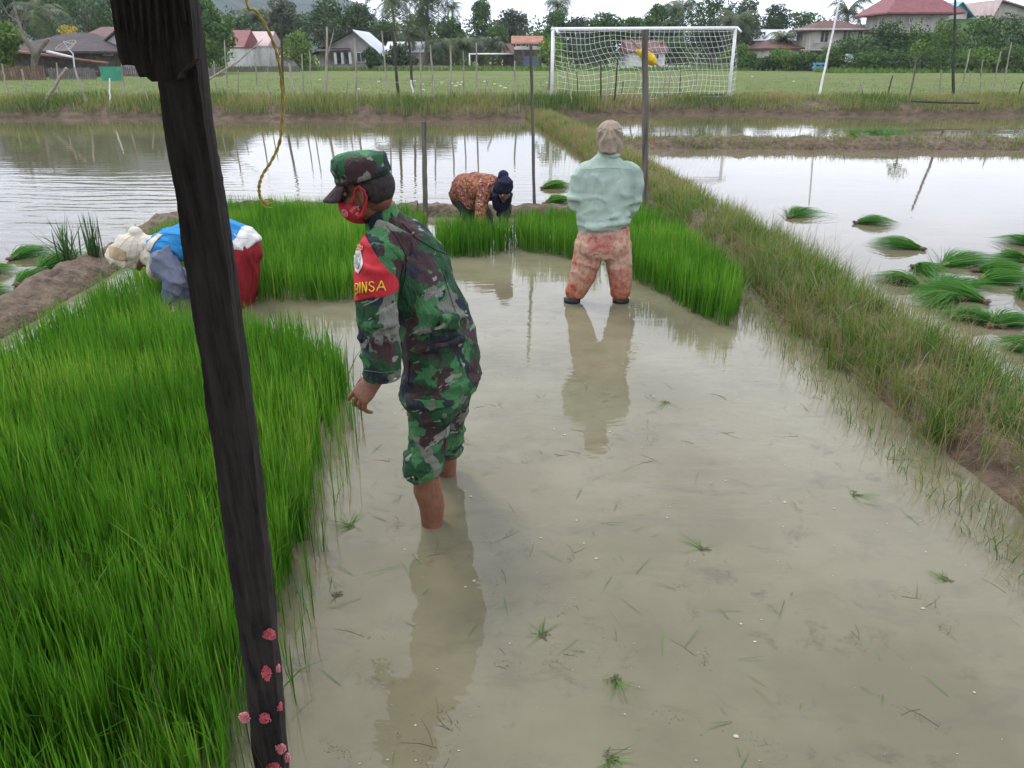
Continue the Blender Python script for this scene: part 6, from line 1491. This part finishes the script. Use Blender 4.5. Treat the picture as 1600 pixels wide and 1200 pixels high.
# stout pollarded tree at the left
t = thing('pollarded_tree', 'stout pale pollarded tree with two bare forks before the dark roof', 'tree', tuple(at(54, 125, .45)))
Y = t.location.y; o_ = t.location; mb = MB(); g_ = lambda a, b, d=0: q(a, b, Y+d)-o_
mb.tube([(0, 0, -.3), g_(53, 105), g_(55, 88), g_(57, 82)], [.24, .19, .22, .26], 12)
mb.tube([g_(56, 86), g_(48, 74), g_(36, 58), g_(30, 36), g_(22, 10), g_(20, -20)], [.20, .17, .12, .09, .06, .03], 10)
mb.tube([g_(57, 86), g_(64, 74), g_(72, 66), g_(76, 60)], [.18, .14, .12, .10], 10)
mb.tube([g_(31, 40), g_(38, 20), g_(52, 0)], [.06, .04, .02], 8); mb.tube([g_(30, 36), g_(12, 22), g_(2, 4)], [.06, .04, .02], 8)
for k in range(10): a, b = random.uniform(20, 60), random.uniform(-10, 30); mb.tube([g_(30+k, 30), g_(a, b)], [.025, .01], 5)
mb.build('trunk', M['bark'], t)

# shrubs of the right hedge and field edge
SH = [(1222, 78, 46, 84, 'foliage_light'), (1262, 82, 44, 84, 'foliage'), (1302, 74, 46, 83, 'foliage_light'), (1340, 58, 62, 82, 'foliage'), (1385, 36, 64, 80, 'foliage_dark'), (1372, 78, 66, 77, 'foliage'), (1430, 38, 70, 79, 'foliage'), (1425, 84, 70, 76, 'foliage_dark'), (1478, 32, 66, 80, 'foliage_light'), (1482, 82, 66, 76, 'foliage'), (1528, 30, 70, 79, 'foliage'), (1534, 78, 66, 75, 'foliage_light'), (1580, 22, 70, 77, 'foliage_dark'), (1590, 76, 64, 74, 'foliage'), (1640, 24, 80, 77, 'foliage'), (1180, 86, 40, 86, 'foliage'), (1206, 92, 34, 84, 'foliage_dark')]
lbs = ['light bush below the maroon hipped roof', 'bush before the balcony of the white two storey house', 'light bush right of the blue crate', 'bush rising beside the white two storey house', 'dark tall bush below the left end of the big red roof', 'low bush right of the crumpled white sheet', 'tall bush below the middle of the big red roof', 'low dark bush behind the yellowish sapling', 'light tall bush behind the tall dark pole', 'low bush at the foot of the tall dark pole', 'tall bush below the gap between red and pink roofs', 'low light bush right of the tall dark pole', 'dark tall bush before the pale gable house', 'low bush at the right picture edge', 'tall bush cut by the right picture edge', 'bush right of the right goal post', 'dark low bush before the maroon hipped roof']
for (px, pt_, wp, Y, m_), lab in zip(SH, lbs):
    tree(lab, px, pt_, wp, Y, m_, base_h=.02, n_=2600, leaf=.26, group='bushes of the right hedge', name='bush', trunk=False, cat='bush', blobs=18)
# low green verge at the far edge of the field
n = 16000; X = RNG.uniform(-60, 75, n); Yv = 86+RNG.normal(0, 1.6, n); Yv[X > 28] -= 11
me = blade_mesh('field_verge', np.stack([X, Yv, np.full(n, .45)], 1), RNG.uniform(.15, .6, n), RNG.uniform(.08, .2, n), RNG.uniform(0, 6.28, n), RNG.uniform(0, .3, n), RNG.beta(2, 2, n)*.9, 1.6, 3)
tag(link('field_verge', me, M['foliage_light']), 'strip of low weeds along the far edge of the field', 'weeds', kind='stuff')

# palms
def palm_meshes(seed, nf=20, L_=3.4, stiff=.5):
    r = random.Random(seed); V = []; Fc = []; T = []
    for k in range(nf):
        az = 2*PI*k/nf*1.0+r.uniform(-.2, .2); el0 = r.uniform(.15, 1.25) if k % 3 else r.uniform(-.5, .2); d = Vector((math.cos(az), math.sin(az), 0)); p = Vector((0, 0, 0)); el = el0; n = 14; tint = r.uniform(.1, .9) if el0 > -.1 else r.uniform(.6, 1)
        s_ = Vector((-d.y, d.x, 0)); L2 = L_*r.uniform(.85, 1.1)
        for i in range(n):
            p2 = p + (d*math.cos(el)+Vector((0, 0, math.sin(el))))*L2/n; el -= (1.9*stiff+.5)*1.5/n*(1+i*.08)
            fr_ = i/(n-1); ll = L2*.24*math.sin(PI*min(1, .15+fr_*.85))**.6
            b = len(V); w_ = .02; V += [p-s_*w_, p+s_*w_, p2+s_*w_, p2-s_*w_]; Fc.append((b, b+1, b+2, b+3)); T += [tint]*4
            for sg in (-1, 1):
                for h in (0, .5):
                    q0 = p.lerp(p2, h); q1 = q0+s_*sg*ll*.75+d*ll*.35*math.cos(el)+Vector((0, 0, -ll*r.uniform(.25, .75))); dd = (p2-p).normalized()*.055
                    b = len(V); V += [q0-dd, q0+dd, q1+dd*.3, q1-dd*.3]; Fc.append((b, b+1, b+2, b+3)); T += [min(1, max(0, tint+r.uniform(-.15, .15)))]*4
            p = p2
    me = mesh_from('fronds', [tuple(v) for v in V], np.array(Fc)); a = me.attributes.new('tint', 'FLOAT', 'POINT'); a.data.foreach_set('value', np.array(T, np.float32)); me.materials.append(M['palm']); return me
PM = [palm_meshes(3, 24, 4.6, .36), palm_meshes(8, 24, 4.6, .55), palm_meshes(12, 18, 4.0, .35)]
PL = [('coconut palm left of centre with a leaning trunk and cut off top', 612, 2, 618, 100, 92, 0, 1.0), ('coconut palm beside it, its crown cut off by the picture top', 668, -2, 662, 104, 96, 1, 1.08), ('distant palm top above the round tree', 707, 12, 706, 60, 118, 2, .55), ('short palm drooping before the tree row right of the coconut palms', 690, 74, 692, 106, 92, 1, .75), ('short palm left of the small far goal', 722, 72, 722, 106, 94, 0, .72), ('pale short palm behind the small far goal', 768, 74, 768, 106, 95, 2, .8), ('palm rising over the mid green tree left of the goal net', 872, 8, 872, 60, 112, 0, .62),
      ('left one of the twin palms above the goal net', 1053, 16, 1055, 60, 122, 1, .78), ('right one of the twin palms above the goal net', 1067, 12, 1067, 60, 126, 0, .82), ('palm behind the white two storey house roof', 1325, 18, 1326, 70, 104, 2, .95), ('shaggy palm leaning over the right goal post', 1150, 34, 1152, 100, 96, 1, 1.0), ('palm crown showing behind the yellow twine at left', 404, 28, 404, 100, 112, 0, .9), ('palm half hidden behind the left tree mass', 64, 22, 66, 90, 84, 0, .9), ('palm behind the small leafy bush left of the zinc house', 645, 56, 646, 106, 98, 2, .8), ('palm above the right hedge beside the pole', 1225, 60, 1226, 105, 92, 0, .6)]
for lab, xt, yt, xb, yb, Y, k, s_ in PL:
    a = q(xt, yt, Y); b = q(xb, yb, Y); b.z = .4 if a.z < 9 or True else .4
    t = thing('coconut_palm', lab, 'palm', tuple(b), 0, 'coconut palms beyond the field'); o = link('fronds', PM[k], None, t); o.location = a-b; o.scale = (s_,)*3; o.rotation_euler = (0, 0, random.uniform(0, 6))
    r0 = .17*s_; d = a-b; MB().tube([(0, 0, -.3), tuple(d*.3+Vector((.12, 0, 0))), tuple(d*.7+Vector((.1, 0, 0))), tuple(d)], [r0*1.4, r0, r0*.85, r0*.8], 8).build('trunk', M['bark'], t)
# far wood that reads as one mass behind the single trees
r = np.random.default_rng(5); blobs = []
for i in range(120):
    px = -60+i*14.5+r.uniform(-8, 8); Y = r.uniform(122, 150)
    ty = np.interp(px, [-60, 150, 330, 420, 590, 640, 800, 1000, 1180, 1300, 1420, 1700], [-50, -40, 12, 8, 20, 26, 27, 24, 18, 30, 60, 60]) + r.uniform(-5, 12)
    a = q(px, ty, Y); rr = r.uniform(1.6, 2.8)
    for k in range(4):
        z = .5+(a.z-.5-rr*.8)*(1-k*.28)
        if z > .5: blobs.append(((a.x+r.uniform(-1, 1), Y, z), (rr*r.uniform(.9, 1.4), rr, rr*.85)))
o = link('far_wood', crown_mesh('far_wood', blobs, .55, 42000, 3), M['foliage_dark']); tag(o, 'distant wood closing the view behind the village trees', 'wood', kind='stuff')
# haze
m, nt_, b = new_mat('haze_air'); nt_.nodes.remove(b); pv = node(nt_, 'ShaderNodeVolumePrincipled', Density=.00028, Anisotropy=.2)
pv.inputs['Color'].default_value = (.86, .92, 1, 1)
nt_.links.new(pv.outputs[0], nt_.nodes['Material Output'].inputs['Volume'])
o = MB().box((0, 700, 62), (2600, 2000, 148)).build('haze', m); tag(o, kind='stuff')
